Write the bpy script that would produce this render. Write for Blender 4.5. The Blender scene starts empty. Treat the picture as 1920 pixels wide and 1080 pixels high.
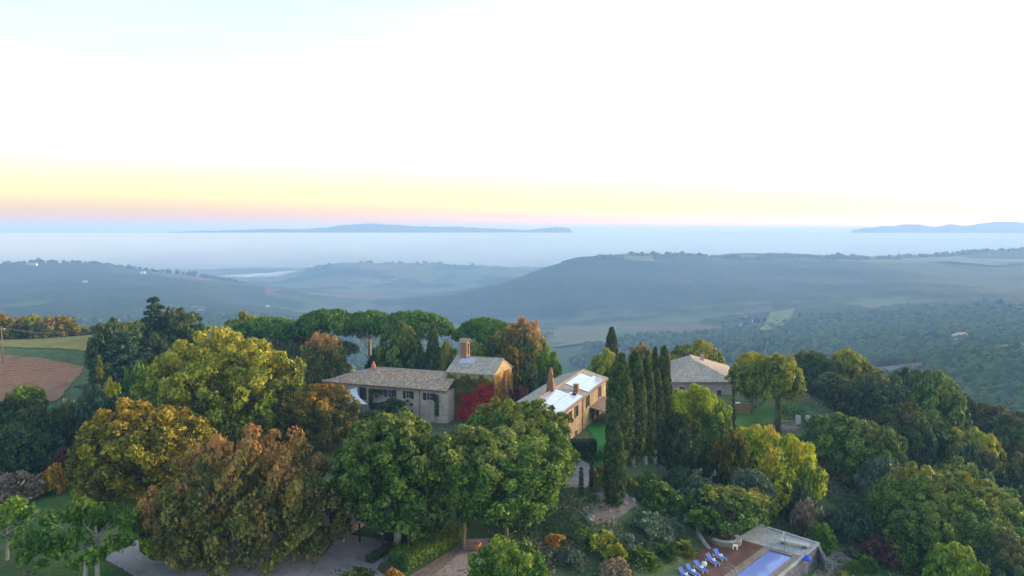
import bpy, bmesh, math, random
import numpy as np
from mathutils import Vector, Matrix
R = math.radians
rng = random.Random(7)
nrg = np.random.default_rng(11)
SC = bpy.context.scene
COL = SC.collection

# ---------------------------------------------------------------- camera
F = 1478.0; CAMZ = 34.0; PITCH = 4.18
cam_d = bpy.data.cameras.new('camera'); cam = bpy.data.objects.new('camera', cam_d); COL.objects.link(cam)
cam.location = (0, 0, CAMZ); cam.rotation_euler = (R(90 - PITCH), 0, 0)
cam_d.sensor_width = 36; cam_d.lens = 36 * F / 1920
cam_d.clip_start = 0.5; cam_d.clip_end = 400000
SC.camera = cam

# ---------------------------------------------------------------- sky, sun, exposure
SUN_AZ, SUN_EL = 66.0, 5.5          # degrees right of the view, above the horizon
w = bpy.data.worlds.new('World'); SC.world = w; w.use_nodes = True
nt = w.node_tree; nt.nodes.clear()
sky = nt.nodes.new('ShaderNodeTexSky'); sky.sky_type = 'NISHITA'; sky.sun_disc = False
sky.sun_elevation = R(SUN_EL); sky.sun_rotation = R(SUN_AZ)
sky.air_density = 1.0; sky.dust_density = 2.0; sky.ozone_density = 1.5; sky.altitude = 300
bg = nt.nodes.new('ShaderNodeBackground'); bg.inputs[1].default_value = 0.15
wo = nt.nodes.new('ShaderNodeOutputWorld')
# dawn colour of the lowest air: peach to yellow just above the horizon, by height above it
tc = nt.nodes.new('ShaderNodeTexCoord'); sx = nt.nodes.new('ShaderNodeSeparateXYZ'); nt.links.new(tc.outputs['Generated'], sx.inputs[0])
cr = nt.nodes.new('ShaderNodeValToRGB'); e = cr.color_ramp.elements; e[0].position = 0; e[0].color = (1.6, .90, .40, 1); e[1].position = .34; e[1].color = (1.0, 1.0, 1.0, 1)
for p_, c_ in ((.010, (1.35, .80, .38, 1)), (.024, (1.05, .78, .38, 1)), (.045, (1.0, .84, .55, 1)), (.08, (1.0, .95, .78, 1)), (.14, (1.0, .99, .96, 1))):
    k_ = e.new(p_); k_.color = c_
nt.links.new(sx.outputs[2], cr.inputs[0])
mxs = nt.nodes.new('ShaderNodeMix'); mxs.data_type = 'RGBA'; mxs.blend_type = 'MULTIPLY'; mxs.inputs[0].default_value = 1
nt.links.new(sky.outputs[0], mxs.inputs[6]); nt.links.new(cr.outputs[0], mxs.inputs[7])
# faint streaks of thin high cloud
cm = nt.nodes.new('ShaderNodeMapping'); cm.inputs['Scale'].default_value = (1.6, 1.6, 26); nt.links.new(tc.outputs['Generated'], cm.inputs[0])
cn = nt.nodes.new('ShaderNodeTexNoise'); cn.inputs['Scale'].default_value = 2.2; cn.inputs['Detail'].default_value = 6; nt.links.new(cm.outputs[0], cn.inputs['Vector'])
cr2 = nt.nodes.new('ShaderNodeValToRGB'); cr2.color_ramp.elements[0].position = .35; cr2.color_ramp.elements[0].color = (.94, .95, .98, 1); cr2.color_ramp.elements[1].position = .6; cr2.color_ramp.elements[1].color = (1, 1, 1, 1); nt.links.new(cn.outputs[0], cr2.inputs[0])
mx2 = nt.nodes.new('ShaderNodeMix'); mx2.data_type = 'RGBA'; mx2.blend_type = 'MULTIPLY'; mx2.inputs[0].default_value = 1; nt.links.new(mxs.outputs[2], mx2.inputs[6]); nt.links.new(cr2.outputs[0], mx2.inputs[7])
hs = nt.nodes.new('ShaderNodeHueSaturation'); hs.inputs['Saturation'].default_value = .95; nt.links.new(mx2.outputs[2], hs.inputs['Color'])
nt.links.new(hs.outputs[0], bg.inputs[0]); nt.links.new(bg.outputs[0], wo.inputs[0])
sun_d = bpy.data.lights.new('sun', 'SUN'); sun = bpy.data.objects.new('sun', sun_d); COL.objects.link(sun)
sun_d.energy = 1.2; sun_d.angle = R(20); sun_d.color = (1.0, 0.82, 0.62)
sd = Vector((math.sin(R(SUN_AZ)) * math.cos(R(SUN_EL)), math.cos(R(SUN_AZ)) * math.cos(R(SUN_EL)), math.sin(R(SUN_EL))))
sun.rotation_euler = sd.to_track_quat('Z', 'Y').to_euler()
SC.view_settings.view_transform = 'Standard'; SC.view_settings.look = 'None'
SC.view_settings.gamma = 1; SC.view_settings.exposure = 2.6
SC.cycles.max_bounces = 6; SC.cycles.diffuse_bounces = 2; SC.cycles.transparent_max_bounces = 8
SC.cycles.volume_bounces = 1

# ---------------------------------------------------------------- helpers
_s, _c = math.sin(R(PITCH)), math.cos(R(PITCH))
def ray(px, py):
    a = (px - 960) / F; b = (540 - py) / F
    return Vector((a, _c + b * _s, -_s + b * _c))
def at(px, py, Y):
    """point seen at that place of the survey photo, Y metres ahead"""
    d = ray(px, py); return Vector((0, 0, CAMZ)) + d * (Y / d.y)
def gnd(px, py, z):
    d = ray(px, py); return Vector((0, 0, CAMZ)) + d * ((z - CAMZ) / d.z)
def tag(o, label=None, cat=None, group=None, kind=None):
    if label: o['label'] = label
    if cat: o['category'] = cat
    if group: o['group'] = group
    if kind: o['kind'] = kind
    return o
def empty(name, loc=(0, 0, 0), rz=0, label=None, cat=None, group=None):
    o = bpy.data.objects.new(name, None); COL.objects.link(o)
    o.location = loc; o.rotation_euler = (0, 0, rz); o.empty_display_size = .5
    return tag(o, label, cat, group)
def link(name, me, parent=None, mat=None):
    o = bpy.data.objects.new(name, me); COL.objects.link(o)
    if parent: o.parent = parent
    if mat:
        if not me.materials: me.materials.append(mat)
    return o
def mesh_np(name, V, Fq, smooth=False):
    me = bpy.data.meshes.new(name)
    V = np.asarray(V, dtype=np.float32); Fq = np.asarray(Fq, dtype=np.int32)
    n = Fq.shape[1]
    me.vertices.add(len(V)); me.vertices.foreach_set('co', V.ravel())
    me.loops.add(Fq.size); me.loops.foreach_set('vertex_index', Fq.ravel())
    me.polygons.add(len(Fq)); me.polygons.foreach_set('loop_start', np.arange(0, Fq.size, n, dtype=np.int32))
    me.polygons.foreach_set('use_smooth', np.full(len(Fq), smooth))
    me.update(calc_edges=True)
    return me
class MB:
    """collects faces of one mesh"""
    def __init__(s): s.v = []; s.f = []
    def add(s, vs, fs):
        b = len(s.v); s.v += [tuple(v) for v in vs]; s.f += [tuple(i + b for i in f) for f in fs]
    def box(s, c, d, rz=0, taper=1.0):
        x, y, z = d[0] / 2, d[1] / 2, d[2] / 2; M = Matrix.Rotation(rz, 3, 'Z'); c = Vector(c)
        vs = []
        for k, t in ((-1, 1), (1, taper)):
            for sx, sy in ((-1, -1), (1, -1), (1, 1), (-1, 1)): vs.append(c + M @ Vector((sx * x * t, sy * y * t, k * z)))
        s.add(vs, [(3, 2, 1, 0), (4, 5, 6, 7), (0, 1, 5, 4), (1, 2, 6, 5), (2, 3, 7, 6), (3, 0, 4, 7)])
    def slab(s, q, t):
        """quad q (top corners, counter-clockwise seen from above) with thickness t downwards along its normal"""
        q = [Vector(v) for v in q]; n = (q[1] - q[0]).cross(q[-1] - q[0]).normalized(); k = len(q)
        s.add(q + [v - n * t for v in q], [tuple(range(k)), tuple(range(2 * k - 1, k - 1, -1))] + [(i, i + k, (i + 1) % k + k, (i + 1) % k) for i in range(k)])
    def tube(s, pts, rad, n=8, cap=True):
        pts = [Vector(p) for p in pts]
        if not hasattr(rad, '__len__'): rad = [rad] * len(pts)
        vs = []
        for i, p in enumerate(pts):
            t = (pts[min(i + 1, len(pts) - 1)] - pts[max(i - 1, 0)]).normalized()
            a = t.cross(Vector((0, 1, 0.01))); a = a.normalized() if a.length > .05 else t.cross(Vector((1, 0, 0))).normalized()
            b = t.cross(a)
            for k in range(n):
                an = 2 * math.pi * k / n; vs.append(p + (a * math.cos(an) + b * math.sin(an)) * rad[i])
        fs = [(i * n + k, i * n + (k + 1) % n, (i + 1) * n + (k + 1) % n, (i + 1) * n + k) for i in range(len(pts) - 1) for k in range(n)]
        if cap: fs += [tuple(range(n))[::-1], tuple(range((len(pts) - 1) * n, len(pts) * n))]
        s.add(vs, fs)
    def mesh(s, name, smooth=False):
        me = bpy.data.meshes.new(name); me.from_pydata(s.v, [], s.f); me.update()
        if smooth:
            for p in me.polygons: p.use_smooth = True
        return me
    def build(s, name, mat, parent=None, smooth=False):
        return link(name, s.mesh(name, smooth), parent, mat)

# value noise
def vnoise(x, y, seed=0):
    xi = np.floor(x).astype(np.int64); yi = np.floor(y).astype(np.int64); fx = x - xi; fy = y - yi
    def h(a, b):
        n = (a * 374761393 + b * 668265263 + seed * 1442695041) & 0xffffffff
        n = ((n ^ (n >> 13)) * 1274126177) & 0xffffffff
        return ((n ^ (n >> 16)) & 0xffff) / 65535.0
    u = fx * fx * (3 - 2 * fx); v = fy * fy * (3 - 2 * fy)
    return (h(xi, yi) * (1 - u) + h(xi + 1, yi) * u) * (1 - v) + (h(xi, yi + 1) * (1 - u) + h(xi + 1, yi + 1) * u) * v
def fbm(x, y, oc=4, seed=0):
    t = 0; a = .5
    for i in range(oc): t = t + a * vnoise(x * 2 ** i + 17 * i, y * 2 ** i - 9 * i, seed + i); a *= .5
    return t / (1 - .5 ** oc)

# ---------------------------------------------------------------- terrain
near = [(-40, 25, -8), (0, 30, -10), (40, 25, -14), (-90, 60, 0), (-60, 70, 0), (-30, 72, -.3), (-8, 74, -1.5), (6, 78, -3), (16, 82, -3.6), (25, 78, -4.6),
 (30, 88, -4.6), (24, 90, -4.6), (34, 86, -6.4), (38, 93, -6.5), (33, 99, -5.2), (29, 96.5, -4.7), (26, 94, -4.45), (36, 98, -6.2), (31, 93, -5), (8, 92, 0), (16, 95, -.6), (22.5, 98, -2.8), (-70, 100, 0), (-40, 110, 0), (-12, 100, .3), (4, 104, 1.2),
 (11, 106, 1.6), (17, 107, 1.5), (25, 108, -1.5), (35, 110, -4.5), (48, 108, -7), (60, 95, -11), (80, 90, -17), (62, 118, -10), (45, 127, -4), (70, 130, -13), (100, 110, -25),
 (20, 122, 1.5), (30, 124, 0), (0, 130, .5), (-20, 145, 0), (-50, 150, 0), (-90, 130, 0), (-120, 170, 0), (-85, 190, 0), (-150, 240, 0), (-200, 240, 0), (-95, 245, -1),
 (30, 145, 1), (40, 150, .8), (55, 150, .5), (66, 152, -1.5), (82, 150, -7), (100, 150, -14), (130, 140, -28), (60, 170, 0), (80, 175, -8), (110, 180, -18),
 (20, 165, 1), (0, 170, 0), (-30, 175, 0), (-60, 180, -1), (-55, 205, -6), (-20, 205, -9), (10, 200, -8), (40, 200, -10), (70, 205, -14), (110, 215, -26),
 (-110, 275, -8), (-160, 285, -8), (-210, 280, -6), (-50, 260, -35), (0, 260, -42), (50, 260, -40), (110, 270, -42), (160, 250, -45), (190, 180, -50), (-260, 160, 0), (-300, 250, -5),
 (-120, 100, 1), (-130, 60, 0), (130, 60, -40)]
fz = [(-400, 400, -60), (-200, 400, -65), (0, 400, -95), (100, 420, -85), (250, 400, -66), (350, 300, -60), (0, 600, -150), (-200, 650, -130), (-450, 700, -110), (150, 650, -110),
      (0, 950, -185), (-300, 950, -165), (120, 1000, -170)]
fp = [(1050, 493, 2750), (1130, 487, 2750), (1200, 484, 2800), (1350, 487, 2850), (1500, 482, 2900), (1620, 482, 2900), (1750, 480, 3000), (1920, 474, 3000), (2100, 474, 3000),
      (1000, 513, 2700), (940, 534, 2600), (860, 558, 2450), (790, 579, 2300), (1080, 520, 2450), (1200, 520, 2400), (1350, 520, 2400), (1500, 520, 2350), (1100, 560, 2150), (1250, 560, 2100), (1400, 565, 1950), (1100, 612, 1750), (1250, 612, 1650), (1400, 608, 1500),
      (1080, 660, 1330), (1250, 665, 1200), (1400, 655, 1050), (700, 600, 2100), (760, 562, 2800), (760, 532, 3700), (650, 512, 3950), (900, 522, 3800),
      (560, 517, 4200), (620, 500, 4300), (700, 495, 4400), (800, 495, 4400), (880, 500, 4400), (960, 506, 4400), (1010, 514, 4500),
      (0, 499, 3000), (60, 498, 3000), (200, 503, 3000), (350, 519, 2950), (450, 532, 2850), (560, 550, 2700), (640, 575, 2500), (-200, 495, 3000),
      (0, 530, 2350), (200, 530, 2350), (380, 545, 2300), (0, 565, 1850), (150, 570, 1750), (300, 575, 1700), (480, 585, 1750), (50, 605, 1400), (250, 610, 1350), (450, 615, 1350), (600, 620, 1500),
      (1540, 690, 780), (1540, 640, 1080), (1540, 600, 1400), (1600, 565, 1700), (1750, 520, 2200), (1750, 560, 1650), (1750, 600, 1250), (1750, 640, 920), (1750, 690, 600),
      (1920, 520, 2200), (1920, 560, 1550), (1920, 600, 1150), (1920, 640, 850), (1920, 690, 560), (2150, 690, 560), (2150, 600, 1150), (2150, 520, 2200)]
ctl = [(x, y, z) for x, y, z in near + fz] + [tuple(at(*p)) for p in fp]
for px in (-300, 100, 500, 800, 1050, 1300, 1600, 1900, 2200):
    a = (px - 960) / F
    ctl += [(a * 3500, 3500, -95 if px > 1150 else (-165 if px < 450 else -225)), (a * 4600, 4600, -190 if px > 600 else -215), (a * 5600, 5600, -228), (a * 8000, 8000, -240), (a * 20000, 20000, -240), (a * 150000, 150000, -240)]
for th in (-100, -65, 65, 100):
    for r_, z_ in ((40, -8), (150, -10), (400, -60), (1200, -130), (3000, -130), (10000, -240), (150000, -240)):
        ctl.append((math.sin(R(th)) * r_, math.cos(R(th)) * r_, z_))
CT = np.array(ctl); CU = np.stack([np.arctan2(CT[:, 0], CT[:, 1]), np.log(np.hypot(CT[:, 0], CT[:, 1]))], 1)
def _phi(d2): return np.sqrt(d2 + .04 ** 2)
_A = _phi(((CU[:, None] - CU[None]) ** 2).sum(-1)) + np.eye(len(CU)) * -1e-4
_n = len(CU); _M = np.zeros((_n + 1, _n + 1)); _M[:_n, :_n] = _A; _M[:_n, _n] = 1; _M[_n, :_n] = 1
_W = np.linalg.solve(_M, np.append(CT[:, 2], 0))
def hgt(x, y):
    x = np.atleast_1d(np.asarray(x, float)); y = np.atleast_1d(np.asarray(y, float)); sh = x.shape; x = x.ravel(); y = y.ravel()
    r = np.hypot(x, y); U = np.stack([np.arctan2(x, y), np.log(r)], 1); out = np.empty(len(x))
    for i in range(0, len(x), 20000):
        s_ = slice(i, i + 20000); out[s_] = _phi(((U[s_, None] - CU[None]) ** 2).sum(-1)) @ _W[:_n] + _W[_n]
    k = np.clip((r - 250) / 500, 0, 1)
    far = np.clip((6500 - r) / 2500, 0, 1)
    out += k * far * ((fbm(x / 320, y / 320, 4, 3) - .5) * 44) + (1 - k) * (fbm(x / 9, y / 9, 3, 5) - .5) * .7 * np.clip((r - 60) / 60, .25, 1)
    return out.reshape(sh)
def H(x, y): return float(hgt(x, y)[0])
def forest_mask(x, y):
    r = np.hypot(x, y); n = fbm(x / 260, y / 260, 4, 21); n2 = fbm(x / 60, y / 60, 2, 5)
    t = np.where(r < 420, 1.0, .0)
    px = x / y * F + 960
    # far ridge slopes and the right-hand hills are wooded, the valley floor is mostly fields
    wood = np.where((px > 1000) & (r > 2000) & (r < 2850), .42, 0) + np.where((px > 1450) & (r > 380) & (r < 2000), .16, 0) + np.where((px < 500) & (r > 1700) & (r < 2900), .28, 0)
    wood = wood - np.where((px > 900) & (px < 1520) & (r > 900) & (r < 1950), .10, 0)
    return np.clip((n + wood + (n2 - .5) * .12 - .50) * 14, 0, 1) * (1 - t) + t
# ---------------------------------------------------------------- materials
def nmat(name):
    m = bpy.data.materials.new(name); m.use_nodes = True; nt = m.node_tree
    return m, nt, nt.nodes['Principled BSDF']
def N(nt, typ, **kw):
    n = nt.nodes.new(typ)
    for k, v in kw.items():
        if k.startswith('i_'): n.inputs[int(k[2:]) if k[2:].isdigit() else k[2:].replace('_', ' ')].default_value = v
        else: setattr(n, k, v)
    return n
def ramp(nt, src, stops):
    r = N(nt, 'ShaderNodeValToRGB'); e = r.color_ramp.elements
    while len(e) > 1: e.remove(e[-1])
    e[0].position = stops[0][0]; e[0].color = (*stops[0][1], 1)
    for p, c in stops[1:]:
        k = e.new(p); k.color = (*c, 1)
    nt.links.new(src, r.inputs[0]); return r.outputs[0]
def noise(nt, scale, detail=4, vec=None, rough=.6, out=0):
    n = N(nt, 'ShaderNodeTexNoise'); n.inputs['Scale'].default_value = scale; n.inputs['Detail'].default_value = detail; n.inputs['Roughness'].default_value = rough
    if vec is not None: nt.links.new(vec, n.inputs['Vector'])
    return n.outputs[out]
def mix(nt, fac, a, b, mode='MIX'):
    m = N(nt, 'ShaderNodeMix', data_type='RGBA', blend_type=mode)
    for s, v in ((m.inputs[0], fac), (m.inputs[6], a), (m.inputs[7], b)):
        if hasattr(v, 'is_output'): nt.links.new(v, s)
        else: s.default_value = (*v, 1) if isinstance(v, tuple) else v
    return m.outputs[2]
def bump(nt, bs, h, dist, strength=1):
    b = N(nt, 'ShaderNodeBump'); b.inputs['Distance'].default_value = dist; b.inputs['Strength'].default_value = strength
    nt.links.new(h, b.inputs['Height']); nt.links.new(b.outputs[0], bs.inputs['Normal'])
def pos(nt): return N(nt, 'ShaderNodeNewGeometry').outputs['Position']
def objc(nt): return N(nt, 'ShaderNodeTexCoord').outputs['Object']

def simple(name, col, col2=None, scale=2.0, rough=.8, bmp=0, detail=5, metal=0, spec=.3):
    m, nt, bs = nmat(name); c = objc(nt); n = noise(nt, scale, detail, c)
    nt.links.new(ramp(nt, n, [(.3, col), (.7, col2 or tuple(v * .8 for v in col))]), bs.inputs['Base Color'])
    bs.inputs['Roughness'].default_value = rough; bs.inputs['Metallic'].default_value = metal
    bs.inputs['Specular IOR Level'].default_value = spec
    if bmp: bump(nt, bs, n, bmp)
    return m

# ground
def ground_mat():
    m, nt, bs = nmat('ground_cover'); P = pos(nt)
    big = noise(nt, .05, 6, P); med = noise(nt, .35, 6, P); fine = noise(nt, 2.5, 4, P)
    g = ramp(nt, big, [(.35, (.04, .11, .025)), (.5, (.07, .14, .035)), (.62, (.13, .13, .06)), (.75, (.21, .15, .10))])
    g2 = ramp(nt, med, [(.35, (.03, .09, .02)), (.52, (.07, .13, .03)), (.68, (.22, .17, .11))])
    near = mix(nt, .6, g, g2)
    near = mix(nt, fine, near, mix(nt, .5, near, (.14, .12, .08)), 'MIX')
    # fields of the valley
    vo = N(nt, 'ShaderNodeTexVoronoi'); vo.inputs['Scale'].default_value = .0055; vo.inputs['Randomness'].default_value = .9
    mp = N(nt, 'ShaderNodeMapping'); mp.inputs['Scale'].default_value = (1, .62, 0); mp.inputs['Rotation'].default_value = (0, 0, .4); nt.links.new(P, mp.inputs[0]); nt.links.new(mp.outputs[0], vo.inputs['Vector'])
    sep = N(nt, 'ShaderNodeSeparateColor'); nt.links.new(vo.outputs['Color'], sep.inputs[0])
    fld = ramp(nt, sep.outputs[0], [(0, (.05, .085, .02)), (.25, (.09, .13, .035)), (.45, (.20, .17, .08)), (.6, (.06, .10, .03)), (.75, (.17, .11, .08)), (.9, (.12, .15, .05))])
    fld = mix(nt, noise(nt, .02, 5, P), fld, mix(nt, .5, fld, (.05, .07, .03)))
    wood = ramp(nt, noise(nt, .06, 6, P, .75), [(.3, (.010, .028, .012)), (.5, (.028, .055, .018)), (.7, (.07, .085, .028))])
    at_ = N(nt, 'ShaderNodeAttribute', attribute_name='forest'); far = N(nt, 'ShaderNodeAttribute', attribute_name='far')
    fc = mix(nt, at_.outputs['Fac'], fld, wood)
    nt.links.new(mix(nt, far.outputs['Fac'], near, fc), bs.inputs['Base Color'])
    bs.inputs['Roughness'].default_value = .95; bs.inputs['Specular IOR Level'].default_value = .1
    bump(nt, bs, noise(nt, 1.2, 8, P, .7), .35)
    return m

def build_ground():
    th = np.concatenate([np.arange(-100, -40, 2.0), np.arange(-40, 40, .25), np.arange(40, 100.1, 2.0)]) * math.pi / 180
    rr = [28.0]
    while rr[-1] < 150000: rr.append(rr[-1] * (1.0095 if 60 < rr[-1] < 330 else (1.012 if rr[-1] < 5000 else 1.05)))
    rr = np.array(rr); T, Rr = np.meshgrid(th, rr, indexing='ij'); X = np.sin(T) * Rr; Y = np.cos(T) * Rr
    Z = hgt(X, Y); fm = forest_mask(X, np.where(Y > 1, Y, 1.0))
    r = Rr; can = fm * np.clip((r - 900) / 400, 0, 1) * np.clip((6000 - r) / 1000, 0, 1)
    Z = Z + can * (4 + nrg.random(Z.shape) * 5 * np.clip(r / 1500, .3, 1) * np.clip((3000 - r) / 1500, .35, 1))
    V = np.stack([X, Y, Z], -1).reshape(-1, 3); na, nr = T.shape
    i = np.arange(na - 1)[:, None] * nr + np.arange(nr - 1)[None]; i = i.ravel()
    me = mesh_np('ground', V, np.stack([i, i + 1, i + nr + 1, i + nr], 1), True)
    for nm, arr in (('forest', fm), ('far', np.clip((r - 300) / 80, 0, 1))):
        a = me.attributes.new(nm, 'FLOAT', 'POINT'); a.data.foreach_set('value', arr.astype(np.float32).ravel())
    o = link('ground', me, None, ground_mat()); tag(o, kind='structure')
build_ground()

# far mountains: a long relief with its own depth, standing in the haze
def mountains():
    m, nt, bs = nmat('mountain_rock'); P = pos(nt)
    nt.links.new(ramp(nt, noise(nt, .004, 6, P), [(.3, (.03, .05, .04)), (.7, (.07, .08, .06))]), bs.inputs['Base Color']); bs.inputs['Roughness'].default_value = 1
    prof = [(300, 436), (400, 433), (480, 429.5), (560, 429), (612, 427.5), (640, 422), (690, 418), (730, 421), (780, 424), (860, 426), (920, 428.5), (985, 431), (1005, 430), (1040, 425), (1065, 428), (1090, 432), (1150, 434), (1180, 430), (1240, 427), (1300, 429),(1350, 431),(1420, 428), (1500, 434), (1580, 432), (1620, 428), (1690, 421.5), (1725, 421), (1752, 425.5), (1785, 419), (1806, 424), (1832, 420), (1860, 415.5), (1895, 415), (1930, 417), (2050, 416), (2200, 422)]
    for nm, Yd, a, b in (('mountains', 7600, 250, 1110), ('mountains', 7700, 1560, 2300)):
        pxs = np.arange(a, b, 3.0); pp = np.interp(pxs, [p[0] for p in prof], [p[1] for p in prof])
        pp = pp - (fbm(pxs / 14, pxs * 0 + 3, 3, 9) - .5) * 3.0
        rows = []
        for k in np.linspace(-1, 1, 13):
            q = 1 - abs(k) ** 1.2; row = []
            for x, p_ in zip(pxs, pp):
                t = at(x, p_, Yd); e = min(1, (x - a) / 40, (b - x) / 40); zt = -240 + (t.z + 240) * max(e, 0)
                nn = fbm(np.array([x / 9]), np.array([k * 4.0]), 3, 4)[0]
                row.append((t.x * (1 + k * .12), Yd * (1 + k * .12), -240 + (zt + 240) * q * (1 if abs(k) < .01 else .60 + .3 * nn)))
            rows.append(row)
        V = np.array(rows); nk, nx = V.shape[:2]; i = (np.arange(nk - 1)[:, None] * nx + np.arange(nx - 1)[None]).ravel()
        tag(link(nm, mesh_np(nm, V.reshape(-1, 3), np.stack([i, i + 1, i + nx + 1, i + nx], 1), True), None, m), kind='structure')
mountains()

# low fog lying over the far plain
def fog():
    m, nt, bs = nmat('fog_vapour'); bs.inputs['Base Color'].default_value = (.86, .77, .69, 1); bs.inputs['Roughness'].default_value = 1; bs.inputs['Specular IOR Level'].default_value = 0
    ft = N(nt, 'ShaderNodeAttribute', attribute_name='thick'); tp = N(nt, 'ShaderNodeBsdfTransparent'); mx = N(nt, 'ShaderNodeMixShader'); pn = noise(nt, .0006, 5, pos(nt))
    ml = N(nt, 'ShaderNodeMath', operation='MULTIPLY_ADD'); nt.links.new(ft.outputs['Fac'], ml.inputs[0]); ml.inputs[1].default_value = 1.6; nt.links.new(pn, ml.inputs[2]); mr = N(nt, 'ShaderNodeMapRange'); mr.inputs[1].default_value = .7; mr.inputs[2].default_value = 2.0; nt.links.new(ml.outputs[0], mr.inputs[0])
    nt.links.new(mr.outputs[0], mx.inputs[0]); nt.links.new(tp.outputs[0], mx.inputs[1]); nt.links.new(bs.outputs[0], mx.inputs[2]); nt.links.new(mx.outputs[0], nt.nodes['Material Output'].inputs['Surface'])
    th = np.linspace(R(-60), R(60), 240); rr = np.geomspace(4900, 7000, 130); T, Q = np.meshgrid(th, rr, indexing='ij'); X = np.sin(T) * Q; Y = np.cos(T) * Q
    n = fbm(X / 1500, Y / 1500, 4, 31); t_ = np.clip((Q - 4900) / 2100, 0, 1); Z = -285 + t_ ** 1.9 * 300 + (n - .5) * 110 * (1 - t_)
    V = np.stack([X, Y, Z], -1).reshape(-1, 3); na, nr = T.shape; i = (np.arange(na - 1)[:, None] * nr + np.arange(nr - 1)[None]).ravel()
    me = mesh_np('fog_sea', V, np.stack([i, i + 1, i + nr + 1, i + nr], 1), True); a_ = me.attributes.new('thick', 'FLOAT', 'POINT'); a_.data.foreach_set('value', t_.astype(np.float32).ravel())
    tag(link('fog_sea', me, None, m), 'pale sea of fog lying over the far plain under the mountains', 'fog', kind='stuff')
    # a tongue of valley fog behind the left hill
    V = []; Fq = []; nx, ny = 60, 10
    for j in range(ny):
        for k in range(nx):
            u = k / (nx - 1); v = j / (ny - 1) * 2 - 1; c = at(395 + 190 * u, 524 - 6 * u, 4300)
            x = c.x + 80 * v; y = c.y + 70 * v; e = math.sin(math.pi * u) ** .5 * (1 - v * v)
            V.append((x, y, H(x, y) - 8 + 20 * e + 8 * vnoise(np.array([u * 14]), np.array([v * 3]), 2)[0]))
    Fq = [(j * nx + k, j * nx + k + 1, (j + 1) * nx + k + 1, (j + 1) * nx + k) for j in range(ny - 1) for k in range(nx - 1)]
    me = mesh_np('fog_bank', V, Fq, True); a_ = me.attributes.new('thick', 'FLOAT', 'POINT'); a_.data.foreach_set('value', np.array([max(0., .9 * math.sin(math.pi * k / (nx - 1)) * (1 - (j / (ny - 1) * 2 - 1) ** 2)) for j in range(ny) for k in range(nx)], dtype=np.float32))
    tag(link('fog_bank', me, None, m), 'white tongue of fog in the valley behind the left hill', 'fog', kind='stuff')
fog()

def haze():
    b = MB(); x0, x1, y0, y1, z0, z1 = -120000, 120000, -6000, 155000, -330, 134
    vs = [(x, y, z) for z in (z0, z1) for x, y in ((x0, y0), (x1, y0), (x1, y1), (x0, y1))]
    b.add(vs, [(3, 2, 1, 0), (4, 5, 6, 7), (0, 1, 5, 4), (1, 2, 6, 5), (2, 3, 7, 6), (3, 0, 4, 7)])
    m = bpy.data.materials.new('haze_air'); m.use_nodes = True; nt = m.node_tree; nt.nodes.clear()
    v = nt.nodes.new('ShaderNodeVolumePrincipled'); o = nt.nodes.new('ShaderNodeOutputMaterial'); nt.links.new(v.outputs[0], o.inputs['Volume'])
    v.inputs['Color'].default_value = HAZE_COL; v.inputs['Absorption Color'].default_value = (.4, .4, .4, 1)
    v.inputs['Density'].default_value = HAZE_D; v.inputs['Anisotropy'].default_value = .1
    tag(b.build('haze', m), kind='stuff')
HAZE_COL = (.23, .41, .78, 1); HAZE_D = 2.7e-4
haze()
# ---------------------------------------------------------------- foliage
def leaf_quads(P, Nn, size, asp=1.0, r=None):
    """kite-shaped leaf sprays at P facing Nn"""
    r = r or nrg; n = len(P); Nn = Nn / np.maximum(np.linalg.norm(Nn, axis=1, keepdims=True), 1e-6)
    t = r.normal(size=(n, 3)); t -= (t * Nn).sum(1, keepdims=True) * Nn; t /= np.linalg.norm(t, axis=1, keepdims=True); b = np.cross(Nn, t)
    s = (size * (.55 + .9 * r.random(n)))[:, None]; L = t * s * asp; B = b * s
    k = (r.random((n, 4, 1)) * .5 + .75)
    V = np.stack([P - L * .9 * k[:, 0], P - B * .55 * k[:, 1] + L * .1, P + L * k[:, 2] - Nn * s * .25, P + B * .6 * k[:, 3] - L * .15], 1)
    return V.reshape(-1, 3), np.arange(4 * n, dtype=np.int32).reshape(n, 4)
def leaf_mesh(name, P, Nn, size, tone, asp=1.0, mats=()):
    V, Fq = leaf_quads(P, Nn, size, asp); me = mesh_np(name, V, Fq)
    a = me.attributes.new('tone', 'FLOAT', 'FACE'); a.data.foreach_set('value', tone.astype(np.float32))
    for m in mats: me.materials.append(m)
    return me
def sph(n, r=None):
    v = (r or nrg).normal(size=(n, 3)); return v / np.linalg.norm(v, axis=1, keepdims=True)
def norm1(P, z0=None):
    return P
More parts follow.
